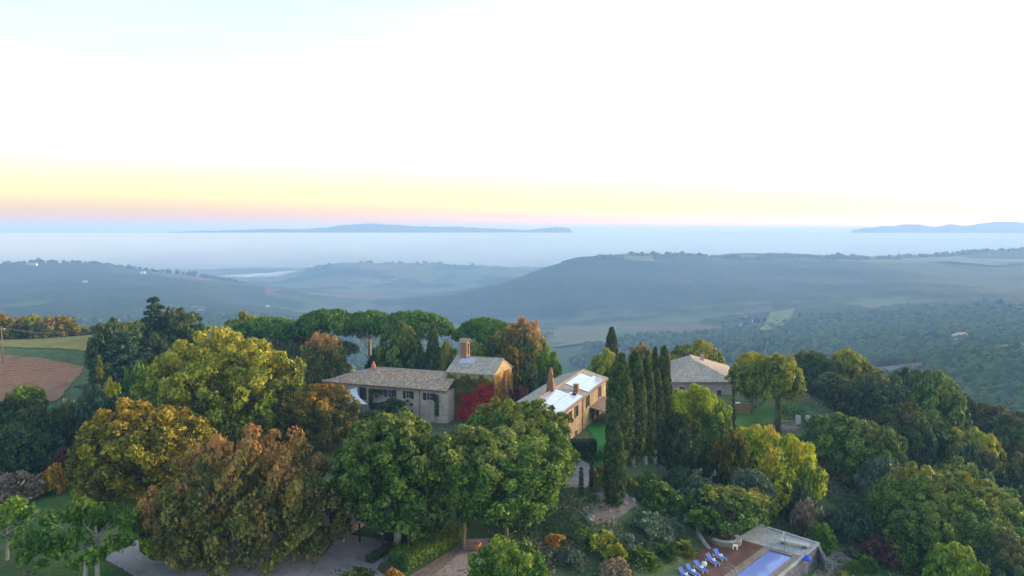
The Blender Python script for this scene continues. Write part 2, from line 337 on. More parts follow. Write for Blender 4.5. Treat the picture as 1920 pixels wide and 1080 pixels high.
def crown(name, rx, h, lobes, per, lr, leaf, shape='round', droop=.15, fill=.12, gap=0):
    """crown mesh, radius rx, height h from 0 to h: lobes of leaves over the crown's surface and through its inside"""
    k = np.arange(lobes) + .5; ph = k * 2.399963 + nrg.random(lobes) * .5
    if shape == 'round':
        cz = 1 - 1.72 * k / lobes; cz = np.clip(cz + nrg.normal(size=lobes) * .05, -.8, 1); rr_ = np.sqrt(1 - cz ** 2)
        rad = np.where(nrg.random(lobes) < .3, .72, .93) + nrg.normal(size=lobes) * .05
        C = np.stack([rr_ * np.cos(ph), rr_ * np.sin(ph), cz], 1) * rad[:, None]
        C *= (1 + .13 * np.sin(ph * 2 + 1.3) * rr_ + .09 * np.sin(ph * 3 + cz * 4))[:, None]
        ctr = np.array([0, 0, h * .44]); S = np.array([rx - lr * .7, rx - lr * .7, h * .56 - lr * .7])
        low = C[:, 2] < 0; C[low, 2] *= .8
    elif shape == 'umbrella':
        q = np.sqrt(k / lobes); rr_ = q; cz = np.sqrt(np.clip(1 - q ** 2 * .92, 0, 1)); C = np.stack([rr_ * np.cos(ph), rr_ * np.sin(ph), cz], 1)
        C *= (1 + .06 * np.sin(ph * 3 + 1))[:, None]
        ctr = np.array([0, 0, lr * .6]); S = np.array([rx - lr * .8, rx - lr * .8, h - lr * 1.5])
    elif shape == 'open':
        q = np.sqrt(nrg.random(lobes)); a = ph; C = np.stack([q * np.cos(a), q * np.sin(a), (1 - q ** 2 * .9) * (.35 + .65 * nrg.random(lobes))], 1)
        ctr = np.array([0, 0, h * .05 + lr * .5]); S = np.array([rx - lr * .7, rx - lr * .7, h * .95 - lr])
    elif shape == 'spindle':
        t = k / lobes; w_ = np.interp(t, [0, .06, .25, .6, .85, 1], [.45, .75, 1, .92, .60, .14]); C = np.stack([w_ * np.cos(ph), w_ * np.sin(ph), t], 1)
        ctr = np.zeros(3); S = np.array([rx - lr * .7, rx - lr * .7, h - lr])
    elif shape == 'cone':
        lay = np.floor((1 - (1 - k / lobes) ** .75) * 13) / 13; q = nrg.random(lobes) ** .5; arm = np.floor(ph / 6.2832 * 1) % 1 + np.round(nrg.random(lobes) * 5) * 1.2566 + lay * 23; w_ = (1 - lay) ** .85 * (.7 + .5 * np.abs(np.sin(arm * 3 + lay * 9))); C = np.stack([q * w_ * np.cos(arm), q * w_ * np.sin(arm), lay * .93 + .03 * (1 - q)], 1)
        ctr = np.zeros(3); S = np.array([rx, rx, h - lr * .6])
    C = ctr + C * S
    d = sph(lobes * per); idx = np.repeat(np.arange(lobes), per)
    out = C - ctr if shape not in ('spindle',) else C * np.array([1, 1, 0])
    out = out / np.maximum(np.linalg.norm(out, axis=1, keepdims=True), .01)
    d = d + out[idx] * (.35 if shape != 'cone' else 0) + np.array([0, 0, .35]); d /= np.linalg.norm(d, axis=1, keepdims=True)
    lsz = lr * (.7 + .6 * nrg.random(lobes)); rad = lsz[idx] * (.35 + .72 * nrg.random(lobes * per) ** .5)
    flat = {'umbrella': .55, 'cone': .38}.get(shape, .85); el = {'spindle': 1.25}.get(shape, flat)
    P = C[idx] + d * rad[:, None] * np.array([1, 1, el])
    lt = nrg.normal(size=lobes) * .5; tone = .5 + .26 * lt[idx] + nrg.normal(size=len(P)) * .2
    nf = int(len(P) * fill)
    if nf:
        q = sph(nf) * (nrg.random(nf) ** .4)[:, None] * .8; PF = np.array([0, 0, h * .5]) + q * np.array([rx, rx, h * .45]) if shape in ('round', 'open') else C[nrg.integers(0, lobes, nf)] * np.array([.6, .6, .97])
        P = np.concatenate([P, PF]); d = np.concatenate([d, sph(nf)]); tone = np.concatenate([tone, np.full(nf, .45)])
    keep = np.ones(len(P), bool) if not gap else (fbm(P[:, 0] / 1.6 + P[:, 2], P[:, 1] / 1.6 + P[:, 2] * .7, 2, 8) > gap)
    P, d, tone = P[keep], d[keep], tone[keep]
    return leaf_mesh(name, P, d + nrg.normal(size=d.shape) * .7, leaf, tone)
def leafmat(name, a, b, c, top=None, topk=0.0, side=None):
    """a dark / b middle / c light leaf colours, with clump shadow and highlight painted in; top: the colour the leaves of the crown's top and outside have turned"""
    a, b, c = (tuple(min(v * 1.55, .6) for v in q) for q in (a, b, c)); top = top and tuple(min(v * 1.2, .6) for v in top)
    m, nt, bs = nmat(name); at_ = N(nt, 'ShaderNodeAttribute', attribute_name='tone'); o = objc(nt)
    n = noise(nt, .33, 3, o); ad = N(nt, 'ShaderNodeMath', operation='MULTIPLY_ADD'); nt.links.new(n, ad.inputs[0]); ad.inputs[1].default_value = .6
    s2 = N(nt, 'ShaderNodeMath', operation='SUBTRACT'); nt.links.new(at_.outputs['Fac'], s2.inputs[0]); s2.inputs[1].default_value = .29; nt.links.new(s2.outputs[0], ad.inputs[2])
    col = ramp(nt, ad.outputs[0], [(.2, a), (.5, b), (.8, c)])  # leaf colours spread wider to paint shadows and highlights of the leaf clumps
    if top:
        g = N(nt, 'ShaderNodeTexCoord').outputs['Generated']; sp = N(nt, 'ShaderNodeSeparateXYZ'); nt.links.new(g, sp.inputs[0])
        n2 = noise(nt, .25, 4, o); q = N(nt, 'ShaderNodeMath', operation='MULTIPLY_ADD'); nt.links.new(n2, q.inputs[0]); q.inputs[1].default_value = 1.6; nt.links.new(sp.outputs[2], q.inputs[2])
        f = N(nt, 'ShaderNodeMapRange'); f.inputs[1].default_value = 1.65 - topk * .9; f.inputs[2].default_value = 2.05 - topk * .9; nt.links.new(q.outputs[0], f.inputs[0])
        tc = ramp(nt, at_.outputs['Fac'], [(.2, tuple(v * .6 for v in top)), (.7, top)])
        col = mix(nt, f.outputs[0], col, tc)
    oi = N(nt, 'ShaderNodeObjectInfo'); hv = N(nt, 'ShaderNodeHueSaturation'); mr = N(nt, 'ShaderNodeMapRange'); mr.inputs[3].default_value = .85; mr.inputs[4].default_value = 1.18
    nt.links.new(oi.outputs['Random'], mr.inputs[0]); nt.links.new(mr.outputs[0], hv.inputs['Value']); nt.links.new(col, hv.inputs['Color'])
    nt.links.new(hv.outputs[0], bs.inputs['Base Color']); bs.inputs['Roughness'].default_value = .6; bs.inputs['Specular IOR Level'].default_value = .15
    tr = N(nt, 'ShaderNodeBsdfTranslucent'); nt.links.new(hv.outputs[0], tr.inputs[0]); mx = N(nt, 'ShaderNodeMixShader'); mx.inputs[0].default_value = .22
    nt.links.new(bs.outputs[0], mx.inputs[1]); nt.links.new(tr.outputs[0], mx.inputs[2]); nt.links.new(mx.outputs[0], nt.nodes['Material Output'].inputs['Surface'])
    return m
LM = dict(
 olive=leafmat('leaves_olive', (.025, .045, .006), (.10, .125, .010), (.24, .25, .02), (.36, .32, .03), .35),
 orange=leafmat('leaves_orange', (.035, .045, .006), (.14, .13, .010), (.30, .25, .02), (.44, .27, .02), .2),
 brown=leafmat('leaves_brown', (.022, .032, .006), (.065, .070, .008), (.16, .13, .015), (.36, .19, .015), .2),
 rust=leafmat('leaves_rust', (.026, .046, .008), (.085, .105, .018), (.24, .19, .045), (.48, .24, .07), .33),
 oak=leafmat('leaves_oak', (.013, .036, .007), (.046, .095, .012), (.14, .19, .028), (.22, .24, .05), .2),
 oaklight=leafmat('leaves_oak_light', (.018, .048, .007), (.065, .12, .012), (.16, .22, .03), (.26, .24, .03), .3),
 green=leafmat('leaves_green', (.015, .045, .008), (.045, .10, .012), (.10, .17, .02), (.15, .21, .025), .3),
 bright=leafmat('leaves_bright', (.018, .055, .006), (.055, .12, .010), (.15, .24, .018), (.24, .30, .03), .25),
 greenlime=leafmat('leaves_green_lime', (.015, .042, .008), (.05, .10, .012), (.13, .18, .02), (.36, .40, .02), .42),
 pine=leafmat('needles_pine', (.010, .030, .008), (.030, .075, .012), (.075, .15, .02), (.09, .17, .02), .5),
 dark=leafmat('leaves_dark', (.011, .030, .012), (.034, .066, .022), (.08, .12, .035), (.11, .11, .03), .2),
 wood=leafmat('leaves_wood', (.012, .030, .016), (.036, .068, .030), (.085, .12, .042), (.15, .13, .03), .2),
 cypress=leafmat('needles_cypress', (.008, .026, .009), (.032, .062, .014), (.11, .13, .025)),
 cedar=leafmat('needles_cedar', (.010, .028, .016), (.025, .055, .028), (.06, .095, .04)),
 yellow=leafmat('leaves_yellow', (.06, .09, .006), (.21, .25, .008), (.40, .44, .015), (.58, .36, .02), .2),
 grey=leafmat('leaves_grey_green', (.03, .05, .028), (.065, .095, .05), (.12, .15, .08)),
 pink=leafmat('twigs_pinkish', (.10, .07, .045), (.19, .13, .08), (.28, .21, .13)),
 maroon=leafmat('leaves_maroon', (.03, .014, .012), (.065, .025, .02), (.11, .05, .03)),
 crimson=leafmat('leaves_crimson', (.14, .004, .008), (.40, .012, .016), (.6, .05, .03)),
 vine=leafmat('leaves_vine_olive', (.05, .05, .006), (.12, .11, .010), (.20, .17, .02)),
 amber=leafmat('leaves_amber', (.16, .05, .01), (.40, .16, .02), (.55, .30, .04)),
)
BARK = simple('bark', (.10, .075, .055), (.19, .15, .11), 3, .9, .05)
BARKP = simple('bark_pale', (.26, .22, .17), (.42, .37, .30), 3, .9, .03)
CR = {}
for k_, a_ in dict(
  oakA=('crown', 8, 12, 330, 150, .95, .235, 'round'), oakB=('crown', 8, 12, 280, 165, 1.0, .235, 'round'), oakC=('crown', 7, 10, 250, 140, .9, .22, 'round'),
  rustA=('crown', 9, 11, 340, 130, .95, .21, 'round'), big=('crown', 11, 15, 480, 140, 1.0, .25, 'round'),
  mid1=('crown', 5, 7, 120, 110, .85, .24, 'round'), mid2=('crown', 5, 8, 130, 105, .8, .24, 'round'), mid3=('crown', 5, 6, 110, 110, .9, .25, 'round'),
  far=('crown', 5, 7, 60, 50, 1.2, .45, 'round'),
  umb=('crown', 6, 3.6, 130, 90, .95, .26, 'umbrella'), umb2=('crown', 6, 3.4, 120, 90, 1.0, .26, 'umbrella'),
  open=('crown', 5, 4, 90, 80, .62, .20, 'open'), open2=('crown', 5, 4.5, 80, 80, .68, .20, 'open'),
  cyp=('crown', 1.6, 12, 380, 75, .33, .12, 'spindle'), cyp2=('crown', 1.5, 12, 340, 75, .33, .12, 'spindle'), thin=('crown', .45, 5, 40, 45, .2, .11, 'spindle'),
  cone=('crown', 4, 11, 260, 50, .55, .18, 'cone'),
  bush=('crown', 2, 2.2, 40, 55, .5, .17, 'round'), bush2=('crown', 2, 1.8, 34, 60, .55, .15, 'open'),
  olive=('crown', 4.5, 5, 130, 70, .6, .17, 'round')).items():
    CR[k_] = crown(*a_, gap={'open': .45, 'open2': .43, 'rustA': .44, 'olive': .42}.get(k_, .33 if k_ not in ('cyp', 'cyp2', 'thin', 'cone', 'umb', 'umb2') else .2))
    cv = np.empty(len(CR[k_].vertices) * 3, np.float32); CR[k_].vertices.foreach_get('co', cv); cv = cv.reshape(-1, 3)
    CR[k_]['r'] = float(np.percentile(np.hypot(cv[:, 0], cv[:, 1]), 96 if a_[7] != 'spindle' else 99.5)); CR[k_]['h'] = float(np.percentile(cv[:, 2], 99.8)); CR[k_]['b'] = float(np.percentile(cv[:, 2], .5))

def trunk_mesh(h, hc, r, w_, n_limb=9, lean=0, twin=False, seed=0):
    """trunk with limbs reaching into a crown that spans hc..h with radius w_"""
    q = random.Random(seed); b = MB()
    stems = [(-.6, .12), (.6, -.15)] if twin else [(0, lean)]
    for x0, ln in stems:
        top = Vector((x0 * (1.6 if twin else 1) + ln * hc, q.uniform(-.3, .3), hc + (h - hc) * .45)); base = Vector((x0, 0, -.4))
        mid = base.lerp(top, .5) + Vector((q.uniform(-.25, .25), q.uniform(-.25, .25), 0))
        b.tube([base, base.lerp(mid, .15), mid, top], [r * 1.5, r, r * .8, r * .4], 8)
        for i in range(n_limb):
            s = mid.lerp(top, q.uniform(.1, .9)); a = 6.283 * i / n_limb + q.uniform(-.3, .3); rr_ = w_ * q.uniform(.5, .85)
            e = Vector((s.x * .5 + math.cos(a) * rr_, math.sin(a) * rr_, hc + (h - hc) * q.uniform(.25, .75)))
            m_ = s.lerp(e, .5) + Vector((0, 0, -.06 * (h - hc) + q.uniform(0, .4)))
            b.tube([s, m_, e], [r * .38, r * .24, r * .08], 5, False)
    return b.mesh('trunk', True)
def copy_obj(o, parent=None):
    c = o.copy(); COL.objects.link(c); c.parent = parent; return c
ntree = [0]
def plant_tree(name, x, y, ztop, width, crown_key, mat, label, cat='tree', group=None, bottom=.3, trunk=.022, bark=None, twin=False, lean=0, depth=None, zb=None, limbs=9):
    """a tree standing at (x, y) whose top is at height ztop and whose crown is width metres wide"""
    zb = H(x, y) if zb is None else zb; h = max(ztop - zb, 1.0); ntree[0] += 1; sd = ntree[0]
    root = empty(name, (x, y, zb), 0, label, cat, group)
    me = CR[crown_key]; hb = h * bottom; hc = h - hb; sz = hc / (me['h'] - me['b']); sx = width / 2 / me['r']
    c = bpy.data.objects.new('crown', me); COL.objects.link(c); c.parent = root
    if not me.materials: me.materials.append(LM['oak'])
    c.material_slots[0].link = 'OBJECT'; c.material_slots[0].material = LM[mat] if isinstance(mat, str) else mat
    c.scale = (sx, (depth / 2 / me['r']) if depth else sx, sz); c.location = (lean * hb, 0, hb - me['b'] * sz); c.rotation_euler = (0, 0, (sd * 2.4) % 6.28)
    if trunk:
        link('trunk', trunk_mesh(h, hb, max(h * trunk, .06), width / 2, limbs, lean, twin, sd), root, bark or BARK)
    return root
def tree(px, top, wpx, Y, key, mat, label, name='tree', **kw):
    p = at(px, top, Y); d = (p - Vector((0, 0, CAMZ))).length
    return plant_tree(name, p.x, p.y, p.z, wpx * d / F, key, mat, label, **kw)
# ---------------------------------------------------------------- building materials
def stone_mat(name, cols, scale=2.2, mortar=(.36, .32, .27), stain=.35):
    m, nt, bs = nmat(name); o = objc(nt); mp = N(nt, 'ShaderNodeMapping'); mp.inputs['Scale'].default_value = (1, 1, 1.7); nt.links.new(o, mp.inputs[0])
    v = N(nt, 'ShaderNodeTexVoronoi'); v.inputs['Scale'].default_value = scale; nt.links.new(mp.outputs[0], v.inputs['Vector'])
    sp = N(nt, 'ShaderNodeSeparateColor'); nt.links.new(v.outputs['Color'], sp.inputs[0])
    c = ramp(nt, sp.outputs[0], [(i / (len(cols) - 1) if len(cols) > 1 else 0, q) for i, q in enumerate(cols)])
    e = N(nt, 'ShaderNodeTexVoronoi', feature='DISTANCE_TO_EDGE'); e.inputs['Scale'].default_value = scale; nt.links.new(mp.outputs[0], e.inputs['Vector'])
    ed = ramp(nt, e.outputs['Distance'], [(.0, (0, 0, 0)), (.06, (1, 1, 1))]); c = mix(nt, ed, mortar, c)
    st = ramp(nt, noise(nt, .35, 5, o), [(.35, (1 - stain,) * 3), (.65, (1, 1, 1))]); c = mix(nt, 1.0, c, st, 'MULTIPLY')
    nt.links.new(c, bs.inputs['Base Color']); bs.inputs['Roughness'].default_value = .92; bs.inputs['Specular IOR Level'].default_value = .15
    bump(nt, bs, ed, .03); return m
def tile_mat(name, cols, scale=3.2):
    m, nt, bs = nmat(name); o = objc(nt); v = N(nt, 'ShaderNodeTexVoronoi'); v.inputs['Scale'].default_value = scale; nt.links.new(o, v.inputs['Vector'])
    sp = N(nt, 'ShaderNodeSeparateColor'); nt.links.new(v.outputs['Color'], sp.inputs[0])
    c = ramp(nt, sp.outputs[0], [(i / (len(cols) - 1), q) for i, q in enumerate(cols)])
    c = mix(nt, ramp(nt, noise(nt, .5, 5, o), [(.45, (0, 0, 0)), (.7, (.55,) * 3)]), c, (.30, .26, .21))
    nt.links.new(c, bs.inputs['Base Color']); bs.inputs['Roughness'].default_value = .9; bs.inputs['Specular IOR Level'].default_value = .15
    bump(nt, bs, noise(nt, 9, 3, o), .03); return m
M = dict(
 warm=stone_mat('warm_stone', [(.40, .27, .14), (.52, .37, .20), (.33, .24, .14), (.58, .44, .28)]),
 farm=stone_mat('pinkish_stone', [(.62, .42, .31), (.72, .52, .40), (.54, .36, .26), (.76, .60, .48)], 1.6, (.66, .48, .37), .2),
 ochre=stone_mat('ochre_stone', [(.50, .34, .15), (.60, .42, .19), (.42, .28, .13)]),
 mauve=stone_mat('mauve_stone', [(.48, .33, .33), (.54, .38, .38), (.40, .28, .28)], 3, (.42, .32, .31), .2),
 grey=stone_mat('grey_stone', [(.16, .16, .17), (.24, .24, .25), (.11, .11, .12), (.30, .29, .28)], 3.0, (.10, .10, .10)),
 brick=stone_mat('brick', [(.34, .16, .08), (.42, .22, .11), (.30, .13, .07)], 6, (.36, .28, .2)),
 tile=tile_mat('roof_tiles', [(.42, .26, .16), (.56, .38, .25), (.28, .17, .11), (.50, .25, .14), (.62, .48, .35)]),
 tileg=tile_mat('grey_roof_tiles', [(.42, .31, .22), (.52, .41, .31), (.32, .24, .17), (.58, .48, .37)]),
 tiler=tile_mat('red_roof_tiles', [(.33, .19, .11), (.42, .27, .16), (.26, .15, .09), (.46, .33, .22)]),
 dark=simple('recess_shade', (.02, .018, .016), (.03, .025, .022), 1),
 glass=simple('window_glass', (.03, .035, .045), (.05, .055, .07), 1, .08, spec=.6),
 shutter=simple('shutter_paint', (.030, .028, .045), (.05, .045, .06), 4, .6),
 brownsh=simple('brown_shutter', (.045, .028, .018), (.07, .045, .03), 4, .6),
 frame=simple('window_frame', (.5, .48, .44), (.6, .58, .53), 4, .6),
 trim=simple('stone_trim', (.42, .38, .32), (.52, .47, .40), 4, .85),
 terra=simple('terracotta', (.52, .16, .06), (.62, .24, .10), 3, .8), copper=simple('copper_pipe', (.20, .08, .05), (.28, .13, .08), 3, .5),
 wood=simple('weathered_wood', (.16, .11, .07), (.26, .19, .13), 3, .8, .02), white=simple('white_cloth', (.72, .70, .70), (.80, .78, .77), .6, .8),
 panel=simple('solar_glass', (.42, .46, .60), (.50, .54, .66), .5, .12, spec=.9), alu=simple('aluminium', (.62, .63, .66), (.72, .72, .74), 2, .35, metal=.6),
 black=simple('black_paint', (.02, .02, .022), (.03, .03, .03), 3, .5), iron=simple('galvanised', (.30, .30, .30), (.4, .4, .4), 3, .45, metal=.7),
)
M['hedge'] = LM['cypress']

def wall_mesh(mb, p0, u, n, width, z0, z1, ops=(), reveal=.22):
    """wall face from p0 along u, outward normal n, with rectangular openings (a, b, c, d) = u range and z range, each with reveals"""
    p0, u, n = Vector(p0), Vector(u), Vector(n)
    xs = sorted({0, width, *[v for o in ops for v in o[:2]]}); zs = sorted({z0, z1, *[v for o in ops for v in o[2:4]]})
    P = lambda a, z, d=0: p0 + u * a - n * d + Vector((0, 0, z))
    for a, b in zip(xs, xs[1:]):
        for c, d in zip(zs, zs[1:]):
            if any(o[0] <= (a + b) / 2 <= o[1] and o[2] <= (c + d) / 2 <= o[3] for o in ops): continue
            mb.add([P(a, c), P(b, c), P(b, d), P(a, d)], [(0, 1, 2, 3)])
    for a, b, c, d in [o[:4] for o in ops]:
        mb.add([P(a, c), P(a, d), P(a, d, reveal), P(a, c, reveal)], [(0, 1, 2, 3)]); mb.add([P(b, c), P(b, c, reveal), P(b, d, reveal), P(b, d)], [(0, 1, 2, 3)])
        mb.add([P(a, d), P(b, d), P(b, d, reveal), P(a, d, reveal)], [(0, 1, 2, 3)]); mb.add([P(a, c), P(a, c, reveal), P(b, c, reveal), P(b, c)], [(0, 1, 2, 3)])
def obox(mb, p0, u, n, a, b, c, d, o0, o1):
    """box on a wall: along u a..b, z c..d, outwards o0..o1"""
    p0, u, n = Vector(p0), Vector(u), Vector(n)
    P = lambda s, z, o: p0 + u * s + n * o + Vector((0, 0, z))
    mb.add([P(a, c, o1), P(b, c, o1), P(b, d, o1), P(a, d, o1), P(a, c, o0), P(b, c, o0), P(b, d, o0), P(a, d, o0)], [(0, 1, 2, 3), (5, 4, 7, 6), (4, 0, 3, 7), (1, 5, 6, 2), (3, 2, 6, 7), (4, 5, 1, 0)])
def window(root, p0, u, n, o, kind='window', shutters=None, shmat=None, door=False, lintel=True, fm='frame', reveal=.22):
    a, b, c, d = o[:4]; f = MB(); t = .07
    for q in ((a, b, c, c + t), (a, b, d - t, d), (a, a + t, c + t, d - t), (b - t, b, c + t, d - t)): obox(f, p0, u, n, *q, -reveal + .02, -reveal + .07)
    mid = (a + b) / 2; obox(f, p0, u, n, mid - .03, mid + .03, c + t, d - t, -reveal + .02, -reveal + .065)
    if not door: obox(f, p0, u, n, a + t, mid - .03, (c + d) / 2 - .02, (c + d) / 2 + .02, -reveal + .02, -reveal + .06); obox(f, p0, u, n, mid + .03, b - t, (c + d) / 2 - .02, (c + d) / 2 + .02, -reveal + .02, -reveal + .06)
    fr = f.build('door' if door else 'window', M[fm], root)
    g = MB(); obox(g, p0, u, n, a + .02, b - .02, c + .02, d - .02, -reveal - .02, -reveal + .02); g.build('pane', M['glass'], fr)
    if not door: s = MB(); obox(s, p0, u, n, a - .12, b + .12, c - .12, c, .0, .12); s.build('sill', M['trim'], fr)
    if lintel: s = MB(); obox(s, p0, u, n, a - .15, b + .15, d + .003, d + .22, .0, .04); s.build('lintel', M['trim'], fr)
    if shutters:
        for x0, x1, in ((a - (b - a) * .52, a - .02), (b + .02, b + (b - a) * .52)):
            s = MB(); obox(s, p0, u, n, x0, x1, c, d, .03, .08)
            k = c + .1
            while k < d - .1: obox(s, p0, u, n, x0 + .06, x1 - .06, k, k + .05, .08, .10); k += .12
            s.build('shutter', M[shmat or 'shutter'], fr)
def slope(mb, e0, e1, r1, r0, per=.42, amp=.05, thick=.14, rows=8):
    """tiled roof slope, eave e0->e1, ridge r0->r1, corrugated down the slope"""
    e0, e1, r1, r0 = map(Vector, (e0, e1, r1, r0)); n = (e1 - e0).cross(r0 - e0 if (r0 - e0).length > .1 else r1 - e0).normalized()
    if n.z < 0: n = -n
    L = (e1 - e0).length; nx = max(int(L / per * 4), 8); vs = []
    for j in range(rows + 1):
        v = j / rows; a = e0.lerp(r0, v); b = e1.lerp(r1, v)
        for i in range(nx + 1):
            p = a.lerp(b, i / nx); s_ = (p - e0).dot((e1 - e0).normalized()); vs.append(p + n * (amp * abs(math.sin(math.pi * s_ / per)) + (.025 if j % 2 else 0)))
    fs = [(j * (nx + 1) + i, j * (nx + 1) + i + 1, (j + 1) * (nx + 1) + i + 1, (j + 1) * (nx + 1) + i) for j in range(rows) for i in range(nx)]
    mb.add(vs, fs)
    lo = [e0 - n * thick, e1 - n * thick, r1 - n * thick, r0 - n * thick]; mb.add([e0 - n * .01, e1 - n * .01, r1 - n * .01, r0 - n * .01] + lo, [(4, 5, 1, 0), (5, 6, 2, 1), (7, 4, 0, 3), (7, 6, 5, 4)])
def ridge_caps(mb, pts, r=.13):
    for a, b in zip(pts, pts[1:]): mb.tube([Vector(a) + Vector((0, 0, .04)), Vector(b) + Vector((0, 0, .04))], r, 6)
def wallhit(P0, rz, px, py):
    u = Vector((math.cos(R(rz)), math.sin(R(rz)), 0)); n = Vector((-u.y, u.x, 0)); d = ray(px, py); t = (Vector(P0) - Vector((0, 0, CAMZ))).dot(n) / d.dot(n); q = Vector((0, 0, CAMZ)) + d * t
    return (q - Vector(P0)).dot(u), q.z
X1, Y1, NX, NY = Vector((1, 0, 0)), Vector((0, 1, 0)), Vector((-1, 0, 0)), Vector((0, -1, 0))

def vine(label, root_pt, rz, pts_fn, n, mat, leaf=.13, depth=.25):
    """leaves growing on a wall: pts_fn(n) gives along, height"""
    a, z = pts_fn(n); k = len(a); P = np.stack([a, -.05 - nrg.random(k) * depth, z], 1)
    Nn = np.tile([0, -1, .5], (k, 1)) + nrg.normal(size=(k, 3)) * .5; tone = .5 + (fbm(a * .9, z * .9, 3, 4) - .5) * .8 + nrg.normal(size=k) * .12
    root = empty('climbing_vine', root_pt, R(rz), label, 'vine'); link('foliage', leaf_mesh('foliage', P, Nn, leaf, tone), root, LM[mat])
    for i in range(5):
        b = MB(); x = float(np.quantile(a, .1 + .2 * i)); zl = float(z.min()); b.tube([(x, -.04, zl), (x + rng.uniform(-.4, .4), -.05, (zl + float(z.max())) / 2), (x + rng.uniform(-.8, .8), -.04, float(np.quantile(z, .9)))], [.05, .035, .015], 5); b.build('stem', BARK, root)

# ---------------------------------------------------------------- farmhouse
def farmhouse():
    P0 = (-34.6, 145.5, 0); rz = -20.8; L, W, E, RZ = 24.9, 9.0, 5.95, 8.3; b0 = -.9
    r = empty('farmhouse', P0, R(rz), 'long low stone farmhouse with a hipped tiled roof joined to the bell-gable chapel', 'house')
    ops = [(6.95, 8.5, 3.0, 5.3), (12.9, 14.1, 3.9, 5.25), (16.65, 17.7, 3.95, 5.3), (20.75, 22.0, 3.95, 5.25), (16.95, 18.0, .85, 1.95)]
    m = MB(); o = Vector((0, 0, 0))
    wall_mesh(m, o, X1, NY, L, b0, E, ops); wall_mesh(m, (0, W, 0), NY, NX, W, b0, E); wall_mesh(m, (L, 0, 0), Y1, X1, W, b0, E); wall_mesh(m, (L, W, 0), NX, Y1, L, b0, E)
    m.build('wall', M['farm'], r)
    window(r, o, X1, NY, ops[0], door=True, shutters=None, fm='shutter')
    for q in ops[1:4]: window(r, o, X1, NY, q, shutters=True)
    window(r, o, X1, NY, ops[4], fm='shutter')
    ov = .55; e = E + .02; a0, a1, hx = (-ov, -ov, e), (L + .1, -ov, e), 8.6
    rf = MB(); slope(rf, a0, a1, (L + .1, W / 2, RZ), (hx, W / 2, RZ)); slope(rf, (L + .1, W + ov, e), (-ov, W + ov, e), (hx, W / 2, RZ), (L + .1, W / 2, RZ)); slope(rf, (-ov, W + ov, e), a0, (hx, W / 2, RZ), (hx, W / 2, RZ))
    ro = rf.build('roof', M['tile'], r)
    c = MB(); ridge_caps(c, [(L + .1, W / 2, RZ), (hx, W / 2, RZ), a0]); ridge_caps(c, [(hx, W / 2, RZ), (-ov, W + ov, e)]); c.build('ridge_tiles', M['tileg'], ro)
    g = MB(); g.tube([(-ov, -ov - .08, e - .1), (L + .1, -ov - .08, e - .1)], .08, 6); g.build('gutter', M['copper'], r)
    g = MB(); g.tube([(19.4, -ov - .08, e - .1), (19.4, -.1, e - .5), (19.4, -.1, b0)], .06, 6); g.build('downpipe', M['copper'], r)
    k = MB(); x, y, z = 7.6, 4.1, 7.6; k.box((x, y, z + .2), (1.0, .9, 1.0)); k.tube([(x, y, z + .7), (x, y, z + 1.0), (x, y, z + 1.45), (x, y, z + 1.9)], [.42, .44, .3, .06], 8); k.build('chimney', M['terra'], ro)
    k = MB(); x, y, z = 4.0, 2.7, 6.9; k.box((x, y, z + .25), (.8, .8, 1.2)); k.tube([(x, y, z + .85), (x, y, z + 1.05)], [.5, .3], 8); k.build('chimney', M['ochre'], ro)
farmhouse()

